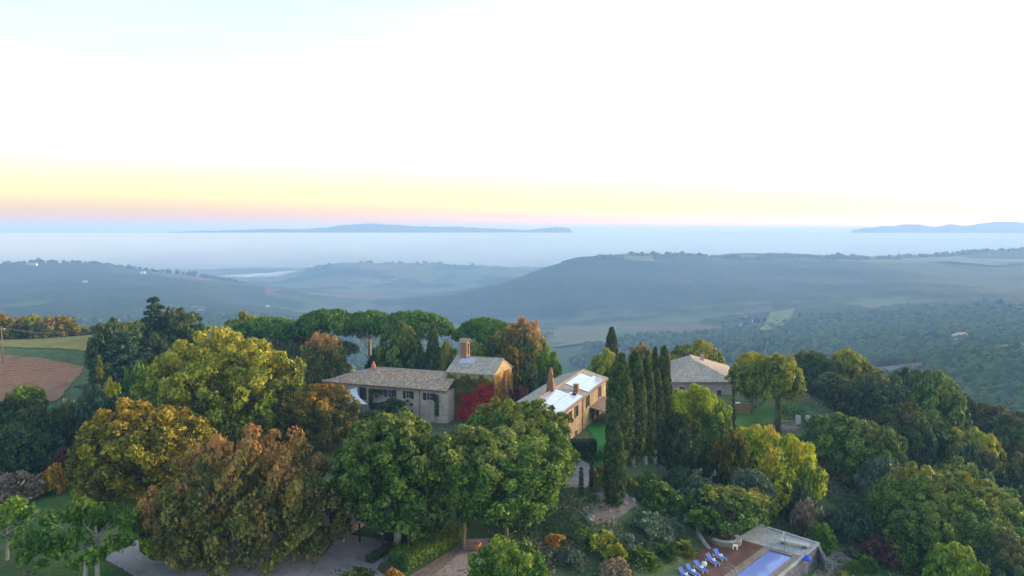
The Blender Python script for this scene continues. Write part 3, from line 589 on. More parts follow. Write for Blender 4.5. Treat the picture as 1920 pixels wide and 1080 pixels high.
def chapel():
    P0 = (-11.6, 140, 0); rz = -20.8; L, W, E, RZ = 9.0, 8.9, 8.7, 10.75; b0 = -1
    r = empty('chapel', P0, R(rz), 'small stone chapel with a pitched tiled roof and a slender bell gable', 'chapel')
    m = MB(); op = [(4.9, 5.7, 3.6, 6.6)]
    wall_mesh(m, (0, 0, 0), X1, NY, L, b0, E); wall_mesh(m, (0, W, 0), NY, NX, W, b0, E); wall_mesh(m, (L, W, 0), NX, Y1, L, b0, E); wall_mesh(m, (L, 0, 0), Y1, X1, W, b0, E, op)
    for x, s in ((L, 1), (0, -1)): m.add([(x, 0, E), (x, W, E), (x, W / 2, RZ)], [(0, 1, 2)])
    m.build('wall', M['ochre'], r)
    window(r, (L, 0, 0), Y1, X1, op[0], fm='brownsh')
    rf = MB(); ov = .3; e = E - .05
    slope(rf, (-ov, -ov, e), (L + .15, -ov, e), (L + .15, W / 2, RZ + .08), (-ov, W / 2, RZ + .08), .46, .09); slope(rf, (L + .15, W + ov, e), (-ov, W + ov, e), (-ov, W / 2, RZ + .08), (L + .15, W / 2, RZ + .08), .46, .09)
    ro = rf.build('roof', M['tileg'], r); c = MB(); ridge_caps(c, [(-ov, W / 2, RZ + .12), (L + .15, W / 2, RZ + .12)]); c.build('ridge_tiles', M['tileg'], ro)
    sl = (RZ + .08 - e) / (W / 2 + ov)
    pz = lambda y: e + (y + ov) * sl + .16
    k = MB(); k.slab([(1.15, 2.35, pz(2.35)), (4.0, 2.35, pz(2.35)), (4.0, 4.0, pz(4.0)), (1.15, 4.0, pz(4.0))], .08); s = k.build('skylight', M['alu'], ro)
    k = MB(); k.slab([(1.3, 2.5, pz(2.5) + .02), (3.85, 2.5, pz(2.5) + .02), (3.85, 3.85, pz(3.85) + .02), (1.3, 3.85, pz(3.85) + .02)], .015); k.build('pane', M['panel'], s)
    g = MB(); g.tube([(L - .15, -.1, E - .2), (L - .15, -.1, b0)], .06, 6); g.build('downpipe', M['copper'], r)
    # bell gable: two piers, an arch and a small pitched roof, opening seen from the right
    t = MB(); x0, x1, y0, y1, z0, z1 = .9, 2.15, W / 2 - .75, W / 2 + .75, 9.6, 13.5
    for a, b in ((y0, y0 + .42), (y1 - .42, y1)): t.box(((x0 + x1) / 2, (a + b) / 2, (11.2 + z1) / 2), (x1 - x0, b - a, z1 - 11.2))
    t.box(((x0 + x1) / 2, W / 2, (z0 + 11.2) / 2), (x1 - x0, y1 - y0 + .006, 11.2 - z0))
    n = 8
    for i in range(n):
        a, b = math.pi * i / n, math.pi * (i + 1) / n; q = .33; yc = W / 2; zc = 13.0
        ya, yb, za, zb = yc + q * math.cos(a), yc + q * math.cos(b), zc + q * math.sin(a), zc + q * math.sin(b); zt = 13.95
        t.add([(x, y, z) for x in (x0 + .002, x1 - .002) for y, z in ((ya, za), (ya, zt), (yb, zt), (yb, zb))], [(0, 1, 2, 3), (7, 6, 5, 4), (0, 3, 7, 4), (1, 5, 6, 2)])
    bf = t.build('bell_gable', M['brick'], r)
    t = MB(); t.slab([(x0 - .3, y0 - .35, 13.55), (x1 + .3, y0 - .35, 13.55), (x1 + .3, W / 2, 14.3), (x0 - .3, W / 2, 14.3)], .12); t.slab([(x1 + .3, y1 + .35, 13.55), (x0 - .3, y1 + .35, 13.55), (x0 - .3, W / 2, 14.3), (x1 + .3, W / 2, 14.3)], .12); t.build('roof', M['tiler'], bf)
    t = MB(); t.tube([(1.5, W / 2, 12.9), (1.5, W / 2, 12.75), (1.5, W / 2, 12.45), (1.5, W / 2, 12.3)], [.05, .14, .2, .27], 10); t.build('bell', M['copper'], bf)
    def fn(lo, hi):
        def f(n):
            a = nrg.random(n) * 9.0; z = -.5 + nrg.random(n) * 9; top = 8.05 + .35 * np.sin(a * 2.1) + .25 * np.sin(a * 5); border = 3.0 + 1.9 * np.sin(a * .55 + .9) + .0 * a
            nz = fbm(a * 1.3, z * 1.3, 3, 14) - .5; redm = z + nrg.normal(size=n) * .25 < 2.0 + a * .68 + nz * 5; redm &= a > 2.0 + nz * 4
            ok = (z < top) & (redm if lo else ~redm) & ((z < 7.6) if lo else True); return a[ok], z[ok]
        return f
    vine('olive green climbing vine under the eaves of the chapel front wall', P0, rz, fn(0, 0), 15000, 'vine')
    vine('crimson climbing vine on the right half of the chapel front wall', P0, rz, fn(1, 0), 15000, 'crimson')
    u = Vector((math.cos(R(rz)), math.sin(R(rz)), 0)); G = Vector(P0) + u * L
    def fg(n):
        a = nrg.random(n) * 8.7; z = -.5 + nrg.random(n) * 9.5; d = fbm(a * .5, z * .35, 3, 2); ok = (z < 8.6) & (d + (7.5 - z) * .035 > .50); return a[ok], z[ok]
    vine('amber and orange climbing vine on the chapel gable end', G, rz + 90, fg, 9000, 'amber')
    # green creeper on the farmhouse
    def ff(n):
        a = 9.2 + nrg.random(n) * 14; z = -.5 + nrg.random(n) * 5.7; c = fbm(a * .35, z * .5, 3, 12)
        ok = (c > .40) & ((a < 12.2) | ((a > 14.6) & (a < 16.2) & (z < 4.8)) | ((z < 3.8) & (a < 20) & (z > 1.9 + (a - 15) * .25)) | ((a > 22.6) & (z < 5)) | ((a < 16.3) & (z < 3.7))); return a[ok], z[ok]
    vine('dark green creeper between the shuttered windows of the farmhouse', (-34.6, 145.5, 0), rz, ff, 13000, 'dark', .16, .5)
chapel()

# ---------------------------------------------------------------- house with solar roof
def solar_house():
    P0 = (6.2, 112, 0); rz = 70.2; L, W, E, RZ = 32.4, 8.4, 7.0, 8.3; b0 = -1.2
    r = empty('stone_house', P0, R(rz), 'two-storey stone house with pale solar panels on its roof and a tall obelisk chimney', 'house')
    ops = [(1.75, 2.85, 4.5, 6.35), (7.2, 8.4, 4.4, 6.25), (11.2, 12.3, 4.5, 6.35), (18.4, 19.6, 4.6, 6.45), (26.8, 28.0, 4.55, 6.45), (7.4, 8.5, .6, 2.5), (11.2, 12.3, -.1, 2.4), (22.3, 23.6, .3, 2.6), (24.8, 27.2, .3, 2.7)]
    lo = [(2.6, 3.7, 1.9, 3.4), (5, 6.1, 4.4, 6)]
    m = MB(); wall_mesh(m, (0, 0, 0), X1, NY, L, b0, E, ops); wall_mesh(m, (0, W, 0), NY, NX, W, b0, E, [(W - b, W - a, c, d) for a, b, c, d in lo]); wall_mesh(m, (L, 0, 0), Y1, X1, W, b0, E); wall_mesh(m, (L, W, 0), NX, Y1, L, b0, E)
    for x in (0, L): m.add([(x, 0, E), (x, W, E), (x, W / 2, RZ)], [(0, 1, 2)])
    m.build('wall', M['warm'], r)
    for q in ops[:5]: window(r, (0, 0, 0), X1, NY, q, shutters=True, shmat='brownsh')
    for q in ops[5:7]: window(r, (0, 0, 0), X1, NY, q, fm='brownsh', door=q is ops[6])
    for q in ops[7:]: window(r, (0, 0, 0), X1, NY, q, fm='brownsh', door=True)
    for a, b, c, d in lo: window(r, (0, W, 0), NY, NX, (W - b, W - a, c, d), shutters=True, shmat='brownsh')
    ov = .4; e = E; sl = (RZ + .05 - e) / (W / 2 + ov); pz = lambda y: e + (y + ov) * sl
    rf = MB(); slope(rf, (-.3, -ov, e), (L + .3, -ov, e), (L + .3, W / 2, RZ + .05), (-.3, W / 2, RZ + .05), .4, .06); slope(rf, (L + .3, W + ov, e), (-.3, W + ov, e), (-.3, W / 2, RZ + .05), (L + .3, W / 2, RZ + .05), .4, .06)
    ro = rf.build('roof', M['tileg'], r); c = MB(); ridge_caps(c, [(-.3, W / 2, RZ + .08), (L + .3, W / 2, RZ + .08)]); c.build('ridge_tiles', M['tiler'], ro)
    # two fields of panels: rows of framed modules
    for (x0, x1, nx) in ((.5, 14.9, 9), (18.4, 30.2, 7)):
        y0, y1 = -.2, 3.75; w_ = (x1 - x0) / nx
        for i in range(nx):
            for j in range(2):
                a, b = x0 + i * w_ + .02, x0 + (i + 1) * w_ - .02; c0, c1 = y0 + j * (y1 - y0) / 2 + .02, y0 + (j + 1) * (y1 - y0) / 2 - .02
                if x0 < 1 and i == nx - 1 and j == 1: continue
                if x0 > 1 and i == nx - 1 and j == 1: continue
                k = MB(); k.slab([(a, c0, pz(c0) + .2), (b, c0, pz(c0) + .2), (b, c1, pz(c1) + .2), (a, c1, pz(c1) + .2)], .05); o = k.build('solar_panel', M['alu'], ro)
                k = MB(); k.slab([(a + .05, c0 + .05, pz(c0 + .05) + .212), (b - .05, c0 + .05, pz(c0 + .05) + .212), (b - .05, c1 - .05, pz(c1 - .05) + .212), (a + .05, c1 - .05, pz(c1 - .05) + .212)], .01); k.build('glass', M['panel'], o)
    k = MB(); x, y = 12.0, W / 2 + .1; k.box((x, y, 8.9), (1.25, 1.25, 1.8), 0, .85); k.box((x, y, 10.5), (.95, .95, 1.4), 0, .62); k.box((x, y, 11.65), (.5, .5, .9), 0, .6); ch = k.build('chimney', M['brick'], ro)
    k = MB(); k.box((x, y - .40, 10.7), (.22, .12, .45)); k.build('smoke_opening', M['dark'], ch)  # solid near-black box, the shade inside the opening given as colour
    k = MB(); k.box((16.4, 1.3, pz(1.3) + .55), (.8, .7, 1.3)); k.box((16.4, 1.3, pz(1.3) + 1.28), (1.0, .9, .12)); k.build('chimney', M['brick'], ro)
    k = MB(); k.box((14.0, .9, pz(.9) + .3), (.9, .6, .4)); k.build('roof_hatch', M['shutter'], ro)
    g = MB(); g.tube([(-.3, -ov - .07, e - .08), (L + .3, -ov - .07, e - .08)], .07, 6); g.build('gutter', M['copper'], r)
    g = MB(); g.tube([(15.5, -ov - .07, e - .1), (15.5, -.1, e - .5), (15.5, -.1, b0)], .07, 6); g.build('downpipe', M['copper'], r)
    # porch: lean-to roof on posts over a low wall
    p = MB(); slope(p, (20.4, -5.4, 3.0), (30.0, -5.4, 3.0), (30.0, -.05, 4.25), (20.4, -.05, 4.25), .4, .05); q = p.build('porch_roof', M['tiler'], r)
    for x in (20.8, 24, 27, 29.6): p = MB(); p.box((x, -5.0, 1.2), (.4, .4, 3.3)); p.build('porch_post', M['brick'], r)
    p = MB(); p.box((20.9, -2.5, .1), (.35, 5, 1.6)); p.box((25.2, -5.0, .0), (9, .3, 1.2)); p.build('low_wall', M['mauve'], r)
    s = MB()
    for i in range(5): s.box((16.4 + i * .5, -1.2, -.9 + i * .12), (.5, 2, .6 + i * .24))
    s.build('steps', M['trim'], r)
solar_house()

def hip_house():
    P0 = (31.2, 155, 0); L, W, E, RZ = 12.6, 12, 4.0, 7.4; b0 = -1.2
    r = empty('stone_house', P0, 0, 'mauve stone house with a broad grey hipped roof beyond the cypresses', 'house')
    ops = [(6.6, 7.4, 1.9, 3.1), (9.6, 10.5, .2, 2.3), (2.2, 3.1, 1.8, 3.0)]
    m = MB(); wall_mesh(m, (0, 0, 0), X1, NY, L, b0, E, ops); wall_mesh(m, (0, 17, 0), NY, NX, 17, b0, E); ang = math.atan2(3.6, 17); ux = Vector((math.sin(ang), math.cos(ang), 0)); nx_ = Vector((math.cos(ang), -math.sin(ang), 0)); wall_mesh(m, (L, 0, 0), ux, nx_, 17.3, b0, E, [(5, 6, 1.8, 3)]); wall_mesh(m, (L + 3.6, 17, 0), NX, Y1, L + 3.6, b0, E); m.build('wall', M['mauve'], r)
    window(r, (0, 0, 0), X1, NY, ops[0], fm='copper', shutters=False); window(r, (0, 0, 0), X1, NY, ops[1], door=True, fm='brownsh'); window(r, (0, 0, 0), X1, NY, ops[2]); window(r, (L, 0, 0), ux, nx_, (5, 6, 1.8, 3))
    ov = .6; e = E; x0, x1, y0, y1 = -ov, L + ov, -ov, 17 + ov; a, b = (L / 2 - .3, 6.2, RZ), (L / 2 + .6, 12, RZ); x2 = L + 3.6 + ov
    rf = MB(); slope(rf, (x0, y0, e), (x1, y0, e), a, a); slope(rf, (x1, y0, e), (x2, y1, e), b, a); slope(rf, (x2, y1, e), (x0, y1, e), b, b); slope(rf, (x0, y1, e), (x0, y0, e), a, b)
    ro = rf.build('roof', M['tileg'], r); c = MB(); ridge_caps(c, [(x0, y0, e), a, (x1, y0, e)]); ridge_caps(c, [a, b, (x2, y1, e)]); c.build('ridge_tiles', M['tileg'], ro)
    k = MB(); k.box((1.8, 9.5, 6.1), (.7, .7, 2.2)); k.tube([(1.8, 9.5, 7.2), (1.8, 9.5, 8.0)], [.5, .08], 8); k.build('chimney', M['brick'], ro)
    k = MB(); k.box((9.2, 11, 7.0), (.7, .7, 1.3)); k.build('chimney', M['mauve'], ro)
hip_house()

# barn and carport by the drive
def barn():
    A = gnd(655, 1003, 0); B = gnd(560, 985, 0); d = (B - A); a = math.atan2(d.y, d.x)
    rz = a - math.pi; o = Vector((A.x, A.y, 0)) - Vector((math.cos(rz), math.sin(rz), 0)) * 9; zb = H(A.x, A.y) - .5
    r = empty('stone_barn', (o.x, o.y, zb), rz, 'brick barn with a tan tiled roof half hidden by the rust-coloured tree', 'barn')
    L, W, E, RZ = 9, 5, 3.4, 4.8; m = MB(); op = [(6.2, 7.2, 1.3, 2.4)]
    wall_mesh(m, (0, 0, 0), X1, NY, L, 0, E, op); wall_mesh(m, (L, 0, 0), Y1, X1, W, 0, E); wall_mesh(m, (0, W, 0), NY, NX, W, 0, E); wall_mesh(m, (L, W, 0), NX, Y1, L, 0, E)
    for x in (0, L): m.add([(x, 0, E), (x, W, E), (x, W / 2, RZ)], [(0, 1, 2)])
    m.build('wall', M['farm'], r); window(r, (0, 0, 0), X1, NY, op[0], fm='brownsh')
    rf = MB(); slope(rf, (-.3, -.4, E), (L + .3, -.4, E), (L + .3, W / 2, RZ + .05), (-.3, W / 2, RZ + .05)); slope(rf, (L + .3, W + .4, E), (-.3, W + .4, E), (-.3, W / 2, RZ + .05), (L + .3, W / 2, RZ + .05)); rf.build('roof', M['tiler'], r)
    g = MB(); g.tube([(L - .6, -.1, E), (L - .6, -.1, 0)], .07, 6); g.build('downpipe', M['black'], r)
    # carport
    c0, c1 = gnd(672, 1010, .3), gnd(765, 1032, .3); d = (c1 - c0); a = math.atan2(d.y, d.x); Lc = d.length; zc = H(c0.x, c0.y)
    r = empty('carport', (c0.x, c0.y, zc), a, 'dark open carport with a thin white roof edge behind the gravel drive', 'carport')
    for x in (.1, Lc / 2, Lc - .1):
        for y in (.1, 4.3): m = MB(); m.box((x, y, 1.25), (.14, .14, 2.5)); m.build('post', M['black'], r)
    m = MB(); m.slab([(-.3, -.3, 2.55), (Lc + .3, -.3, 2.55), (Lc + .3, 4.8, 2.95), (-.3, 4.8, 2.95)], .1); ro = m.build('roof', M['shutter'], r)
    m = MB(); m.box((Lc / 2, -.34, 2.52), (Lc + .6, .06, .16)); m.build('fascia', M['alu'], ro)
    m = MB(); m.box((Lc / 2, 4.5, 1.2), (Lc, .2, 2.5)); m.build('back_wall', M['black'], r)
barn()
# ---------------------------------------------------------------- draped sheets: paths, fields, lawns
def drape(name, poly, mat, off=.05, step=.8, kind='structure', edge=.25):
    """sheet laid on the ground inside a polygon of ground points"""
    P = np.array([[p[0], p[1]] for p in poly]); lo, hi = P.min(0), P.max(0)
    xs = np.arange(lo[0], hi[0] + step, step); ys = np.arange(lo[1], hi[1] + step, step); X, Y = np.meshgrid(xs, ys, indexing='ij')
    ins = np.zeros(X.shape, bool); n = len(P)
    for i in range(n):
        a, b = P[i], P[(i + 1) % n]; c = (a[1] > Y) != (b[1] > Y)
        with np.errstate(divide='ignore', invalid='ignore'): xc = (b[0] - a[0]) * (Y - a[1]) / (b[1] - a[1] + 1e-12) + a[0]
        ins ^= c & (X < xc)
    # rim vertices are drawn onto the outline
    near_ = np.zeros_like(ins)
    for di in (-1, 0, 1):
        for dj in (-1, 0, 1): near_ |= np.roll(np.roll(ins, di, 0), dj, 1)
    rim = near_ & ~ins; bx, by, bd = X.copy(), Y.copy(), np.full(X.shape, 1e9)
    for i in range(n):
        a, b = P[i], P[(i + 1) % n]; e_ = b - a; t = np.clip(((X - a[0]) * e_[0] + (Y - a[1]) * e_[1]) / max(e_ @ e_, 1e-9), 0, 1); qx, qy = a[0] + t * e_[0], a[1] + t * e_[1]; d_ = np.hypot(X - qx, Y - qy); m_ = d_ < bd
        bx, by, bd = np.where(m_, qx, bx), np.where(m_, qy, by), np.where(m_, d_, bd)
    wob = (fbm(X * .8 / step, Y * .8 / step, 2, 6) - .5) * step * edge * 2; X = np.where(rim, bx + wob, X); Y = np.where(rim, by + wob, Y); ins |= rim
    Z = hgt(X, Y) + off; ny = len(ys); V = np.stack([X, Y, Z], -1).reshape(-1, 3)
    i, j = np.meshgrid(np.arange(len(xs) - 1), np.arange(ny - 1), indexing='ij'); i = i.ravel(); j = j.ravel()
    ok = ins[i, j] & ins[i + 1, j] & ins[i + 1, j + 1] & ins[i, j + 1]; i, j = i[ok], j[ok]
    me = mesh_np(name, V, np.stack([i * ny + j, (i + 1) * ny + j, (i + 1) * ny + j + 1, i * ny + j + 1], 1), True)
    b = bmesh.new(); b.from_mesh(me); bmesh.ops.delete(b, geom=[v for v in b.verts if not v.link_faces], context='VERTS'); b.to_mesh(me); b.free()
    o = link(name, me, None, mat); tag(o, kind=kind); return o
def gz(px, py, it=6):
    """ground point seen there"""
    z = 0.0
    for _ in range(it): p = gnd(px, py, z); z = .5 * z + .5 * H(p.x, p.y)
    return (p.x, p.y)
def sheet_mat(name, cols, sc=.8, sc2=6, bmp=.05, rows=None):
    m, nt, bs = nmat(name); P = pos(nt); n = noise(nt, sc, 6, P, .65); c = ramp(nt, n, [(.32 + .36 * i / (len(cols) - 1), q) for i, q in enumerate(cols)])
    f = noise(nt, sc2, 3, P); c = mix(nt, 1.0, c, ramp(nt, f, [(.3, (.7,) * 3), (.7, (1.15,) * 3)]), 'MULTIPLY')
    if rows:
        wv = N(nt, 'ShaderNodeTexWave'); wv.inputs['Scale'].default_value = rows[0]; wv.inputs['Distortion'].default_value = 2.5; wv.inputs['Detail'].default_value = 3
        mp = N(nt, 'ShaderNodeMapping'); mp.inputs['Rotation'].default_value = (0, 0, rows[1]); nt.links.new(P, mp.inputs[0]); nt.links.new(mp.outputs[0], wv.inputs['Vector'])
        c = mix(nt, 1.0, c, ramp(nt, wv.outputs[0], [(.1, (.8,) * 3), (.9, (1.08,) * 3)]), 'MULTIPLY')
    nt.links.new(c, bs.inputs['Base Color']); bs.inputs['Roughness'].default_value = .95; bs.inputs['Specular IOR Level'].default_value = .1; bump(nt, bs, f, bmp); return m
GRAV = sheet_mat('gravel', [(.24, .19, .17), (.38, .30, .28), (.42, .35, .33), (.30, .24, .22)], .35, 9)
PLOW = sheet_mat('ploughed_soil', [(.27, .12, .06), (.38, .18, .09), (.32, .15, .08)], .12, 1.5, .2, (.13, .9))
STUB = sheet_mat('stubble', [(.16, .17, .03), (.26, .22, .06), (.30, .22, .08)], .06, 1.2, .1, (.11, .3))
MEAD = sheet_mat('meadow_grass', [(.025, .11, .015), (.055, .155, .025), (.12, .18, .04), (.20, .17, .08)], .12, 2.5, .1)
LAWN = sheet_mat('lawn_grass', [(.015, .14, .015), (.025, .19, .02), (.05, .20, .03)], .3, 5, .05)
EARTH = sheet_mat('bare_earth', [(.20, .15, .12), (.30, .22, .18), (.12, .12, .07)], .5, 4, .12)
FARF = sheet_mat('far_field', [(.12, .15, .05), (.18, .20, .07), (.10, .14, .05)], .01, .2, 0)
FART = sheet_mat('far_tan_field', [(.17, .14, .09), (.22, .17, .11), (.14, .14, .08)], .01, .2, 0)
G = lambda *pts: [gz(*p) for p in pts]
drape('driveway', G((640, 1000), (745, 1018), (742, 1045), (700, 1062), (735, 1095), (560, 1110), (600, 1050)), GRAV, .05, .6)
drape('road', [gz(868, 1012), gz(918, 1010), gz(905, 1050), gz(880, 1100), gz(770, 1110), gz(830, 1050)], GRAV, .05, .6)
drape('gravel_yard', G((195, 1048), (262, 1005), (330, 990), (430, 985), (560, 1000), (632, 1000), (600, 1050), (556, 1112), (300, 1112)), GRAV, .05, .6)
drape('path', G((1062, 862), (1088, 862), (1118, 880), (1100, 915), (1062, 915)), GRAV, .06, .5)
drape('terrace_path', G((1195, 840), (1225, 842), (1275, 870), (1240, 880)), EARTH, .06, .5)
drape('ploughed_field', [(-175, 218), (-104, 190), (-97, 172), (-90, 153), (-112, 148), (-190, 160)], PLOW, .15, 2)
drape('stubble_field', [(-200, 246), (-112, 243), (-96, 214), (-112, 205), (-200, 224)], STUB, .15, 2)
drape('meadow', G((70, 1110), (60, 960), (120, 870), (210, 840), (280, 900), (300, 990), (190, 1050), (250, 1110)), MEAD, .05, .8)
drape('lawn', G((1100, 800), (1150, 790), (1160, 900), (1122, 905), (1118, 866), (1118, 830)), LAWN, .06, .5)
drape('lawn', G((1380, 770), (1470, 755), (1520, 765), (1490, 790), (1420, 800), (1370, 800)), MEAD, .06, .8)
drape('lawn', G((1560, 1030), (1600, 925), (1700, 905), (1770, 985), (1740, 1110), (1500, 1110)), MEAD, .06, .8)
drape('dirt_bank', G((1112, 925), (1165, 915), (1195, 948), (1165, 970), (1120, 985), (1090, 955)), EARTH, .05, .6)
drape('dirt_bank', G((1560, 1030), (1600, 1035), (1585, 1110), (1500, 1110)), EARTH, .07, .6)
drape('dirt_track', G((1400, 812), (1440, 800), (1500, 790), (1520, 800), (1450, 812), (1410, 826)), EARTH, .09, .6)
drape('road_bank', G((862, 1022), (872, 1030), (800, 1090), (770, 1100), (760, 1085)), EARTH, .09, .5)
drape('far_field', G((1300, 625), (1345, 604), (1395, 612), (1388, 624), (1310, 628)), FARF, 2.5, 6)
drape('far_field', G((1425, 602), (1445, 584), (1490, 578), (1480, 592), (1440, 606)), FARF, 9, 6)
drape('far_field', G((1050, 496), (1100, 489), (1180, 487), (1225, 488), (1262, 492), (1190, 493), (1120, 494)), FARF, 9, 12)
drape('far_field', G((1750, 492), (1790, 487), (1925, 492), (1925, 498), (1860, 503)), FARF, 9, 12)
drape('far_field', G((1030, 634), (1080, 627), (1200, 617), (1230, 621), (1140, 632)), FART, 2.5, 6)
drape('far_field', G((110, 595), (170, 580), (215, 582), (225, 592), (150, 600)), FARF, 4, 8)
drape('far_field', G((1860, 640), (1935, 632), (1935, 668), (1880, 655)), FARF, 6, 5)
drape('far_field', G((640, 525), (700, 518), (770, 522), (720, 530)), FART, 5, 14)
drape('far_field', G((250, 575), (330, 568), (400, 572), (380, 582), (290, 582)), FARF, 5, 8)

# ---------------------------------------------------------------- pool terrace
PA = gnd(1442.5, 1031, -4); PRZ = R(-40.9)
def pl(x, y, z=0):
    return Vector((PA.x + math.cos(PRZ) * x - math.sin(PRZ) * y, PA.y + math.sin(PRZ) * x + math.cos(PRZ) * y, -4 + z))
def pobj(name, lx, ly, lz=0, rz=0, label=None, cat=None, group=None): return empty(name, pl(lx, ly, lz), PRZ + rz, label, cat, group)
STONE = stone_mat('pale_paving', [(.42, .41, .37), (.47, .46, .42), (.38, .37, .34)], 1.2, (.32, .31, .29), .15)
COPE = stone_mat('coping_stone', [(.30, .22, .15), (.36, .27, .19), (.27, .20, .14)], 1.5, (.18, .14, .1), .2)
def deck_mat():
    m, nt, bs = nmat('wood_decking'); o = objc(nt); br = N(nt, 'ShaderNodeTexBrick'); br.inputs['Scale'].default_value = 1; br.inputs['Brick Width'].default_value = 2.4; br.inputs['Row Height'].default_value = .14; br.inputs['Mortar Size'].default_value = .008
    br.inputs['Color1'].default_value = (.15, .055, .03, 1); br.inputs['Color2'].default_value = (.09, .038, .026, 1); br.inputs['Mortar'].default_value = (.015, .01, .01, 1); nt.links.new(o, br.inputs[0])
    c = mix(nt, ramp(nt, noise(nt, .5, 4, o), [(.45, (0, 0, 0)), (.6, (.8,) * 3)]), br.outputs[0], (.20, .08, .035)); nt.links.new(c, bs.inputs['Base Color']); bs.inputs['Roughness'].default_value = .6; return m
def pool():
    r = pobj('pool_terrace', 0, 0, 0, 0, 'stone pool terrace with grey stone retaining wall above the right-hand lawn', 'terrace')
    m = MB(); m.slab([(-4.6, .75, 0), (3.65, .75, 0), (3.65, 5.45, 0), (-4.2, 6.6, 0)], .4); m.build('stone_deck', STONE, r)
    m = MB(); m.slab([(-7.2, -22, -.02), (-.88, -22, -.02), (-.88, .74, -.02), (-7.2, .74, -.02)], .35); m.build('wooden_deck', deck_mat(), r)
    m = MB()
    for q in (((-.88, -22), (0, -22), (0, .02), (-.88, .74)), ((2.85, -22), (3.65, -22), (3.65, .74), (2.85, .02)), ((0, .02), (2.85, .02), (3.65, .74), (-.88, .74))): m.slab([(x, y, .03) for x, y in q], .5)
    m.build('coping', COPE, r)
    m = MB()
    m.slab([(3.66, -22, .1), (4.0, -22, .1), (4.0, 5.5, .1), (3.66, 5.5, .1)], .12)
    m.slab([(3.9, 5.9, .1), (-4.3, 7.1, .1), (-4.2, 6.62, .1), (3.66, 5.48, .1)], .12); m.build('wall_cap', STONE, r)
    m = MB(); m.add([(3.68, -22, -.02), (3.98, -22, -.02), (3.98, 5.5, -.02), (3.68, 5.5, -.02), (3.68, -22, -3.6), (4.5, -22, -3.6), (4.5, 5.6, -3.6), (3.68, 5.6, -3.6)], [(0, 1, 2, 3), (1, 5, 6, 2), (2, 6, 7, 3), (0, 4, 5, 1)])
    m.add([(3.9, 5.85, -.02), (-4.3, 7.05, -.02), (-4.3, 6.7, -.02), (3.7, 5.52, -.02), (4.5, 6.3, -3.6), (-4.5, 7.5, -3.6), (-4.3, 6.7, -3.6), (3.7, 5.5, -3.6)], [(0, 3, 2, 1), (0, 1, 5, 4)])
    m.add([(3.98, 5.5, 0.0), (5.7, 3.7, -1.0), (5.4, 3.4, -1.0), (3.98, 4.9, 0), (3.98, 5.5, -3.6), (5.7, 3.7, -3.6), (5.4, 3.4, -3.6), (3.98, 4.9, -3.6)], [(0, 1, 2, 3), (4, 5, 1, 0), (2, 6, 7, 3), (1, 5, 6, 2)])
    m.build('retaining_wall', M['grey'], r)
    # basin and water
    m = MB(); x0, x1, y0, y1, d = 0, 2.85, -22, .02, -1.5
    m.add([(x0, y0, 0), (x1, y0, 0), (x1, y1, 0), (x0, y1, 0), (x0, y0, d), (x1, y0, d), (x1, y1, d), (x0, y1, d)], [(4, 5, 6, 7), (0, 1, 5, 4)[::-1], (1, 2, 6, 5)[::-1], (2, 3, 7, 6)[::-1], (3, 0, 4, 7)[::-1]]); m.build('pool_basin', simple('pool_liner', (.10, .14, .42), (.12, .17, .48), 1, .5), r)
    mt, nt, bs = nmat('pool_water'); bs.inputs['Base Color'].default_value = (.30, .36, .72, 1); bs.inputs['Roughness'].default_value = .06; bs.inputs['IOR'].default_value = 1.33; bs.inputs['Transmission Weight'].default_value = .25
    bump(nt, bs, noise(nt, .9, 3, pos(nt)), .02, .5)
    m = MB(); m.slab([(.001, -22, -.10), (2.849, -22, -.10), (2.849, .019, -.10), (.001, .019, -.10)], .05); o = m.build('pool_water', mt); o.location = PA; o.rotation_euler = (0, 0, PRZ); tag(o, kind='structure')
    # bench slab
    b = pobj('stone_bench', 1.75, 3.15, 0, R(8), 'long pale stone bench standing on the pool terrace', 'bench')
    m = MB(); m.slab([(-1.7, -.45, .5), (1.7, -.45, .5), (1.7, .45, .5), (-1.7, .45, .5)], .16); m.build('seat', M['trim'], b)
    for x in (-1.2, 1.2): m = MB(); m.box((x, 0, .17), (.5, .6, .34)); m.build('leg', M['grey'], b)
    s = pobj('garden_shower', 1.45, .95, 0, 0, 'slim metal shower post between the bench and the pool', 'shower')
    m = MB(); m.tube([(0, 0, .03), (0, 0, 2.15), (0, -.12, 2.3), (0, -.45, 2.3)], .045, 8); m.build('post', M['iron'], s); m = MB(); m.tube([(0, -.45, 2.3), (0, -.45, 2.2), (0, -.45, 2.17)], [.03, .12, .12], 10); m.build('shower_head', M['iron'], s); m = MB(); m.box((0, 0, .015), (.4, .4, .03)); m.build('base_plate', M['iron'], s)
    # blue folded parasol by the wall
    s = pobj('parasol', 4.15, .2, 0, 0, 'small bright blue parasol by the outer pool wall', 'parasol'); pz = -2.2
    m = MB(); m.tube([(.3, 0, pz), (.3, 0, .55)], .03, 8); m.build('pole', M['alu'], s)
    m = MB(); m.tube([(.3, 0, .6), (.3, 0, .5), (.3, 0, .15), (.3, 0, -.05)], [.03, .22, .44, .47], 10, False); m.build('canopy', simple('blue_canvas', (.05, .09, .55), (.06, .11, .62), 2, .7), s)
    # ladder rails
    l = pobj('pool_ladder', -.45, -9.3, 0, 0, 'white curved handrails of the pool ladder at the left coping', 'ladder')
    for y in (-.35, .35):
        m = MB(); m.tube([(-.75, y, .03), (-.75, y, .55), (-.55, y, .8), (-.1, y, .85), (.35, y, .7), (.6, y, .2), (.6, y, -.9)], .03, 8); m.build('rail', M['iron'], l)
    for z in (-.3, -.6): m = MB(); m.box((.6, 0, z), (.1, .62, .04)); m.build('rung', M['white'], l)
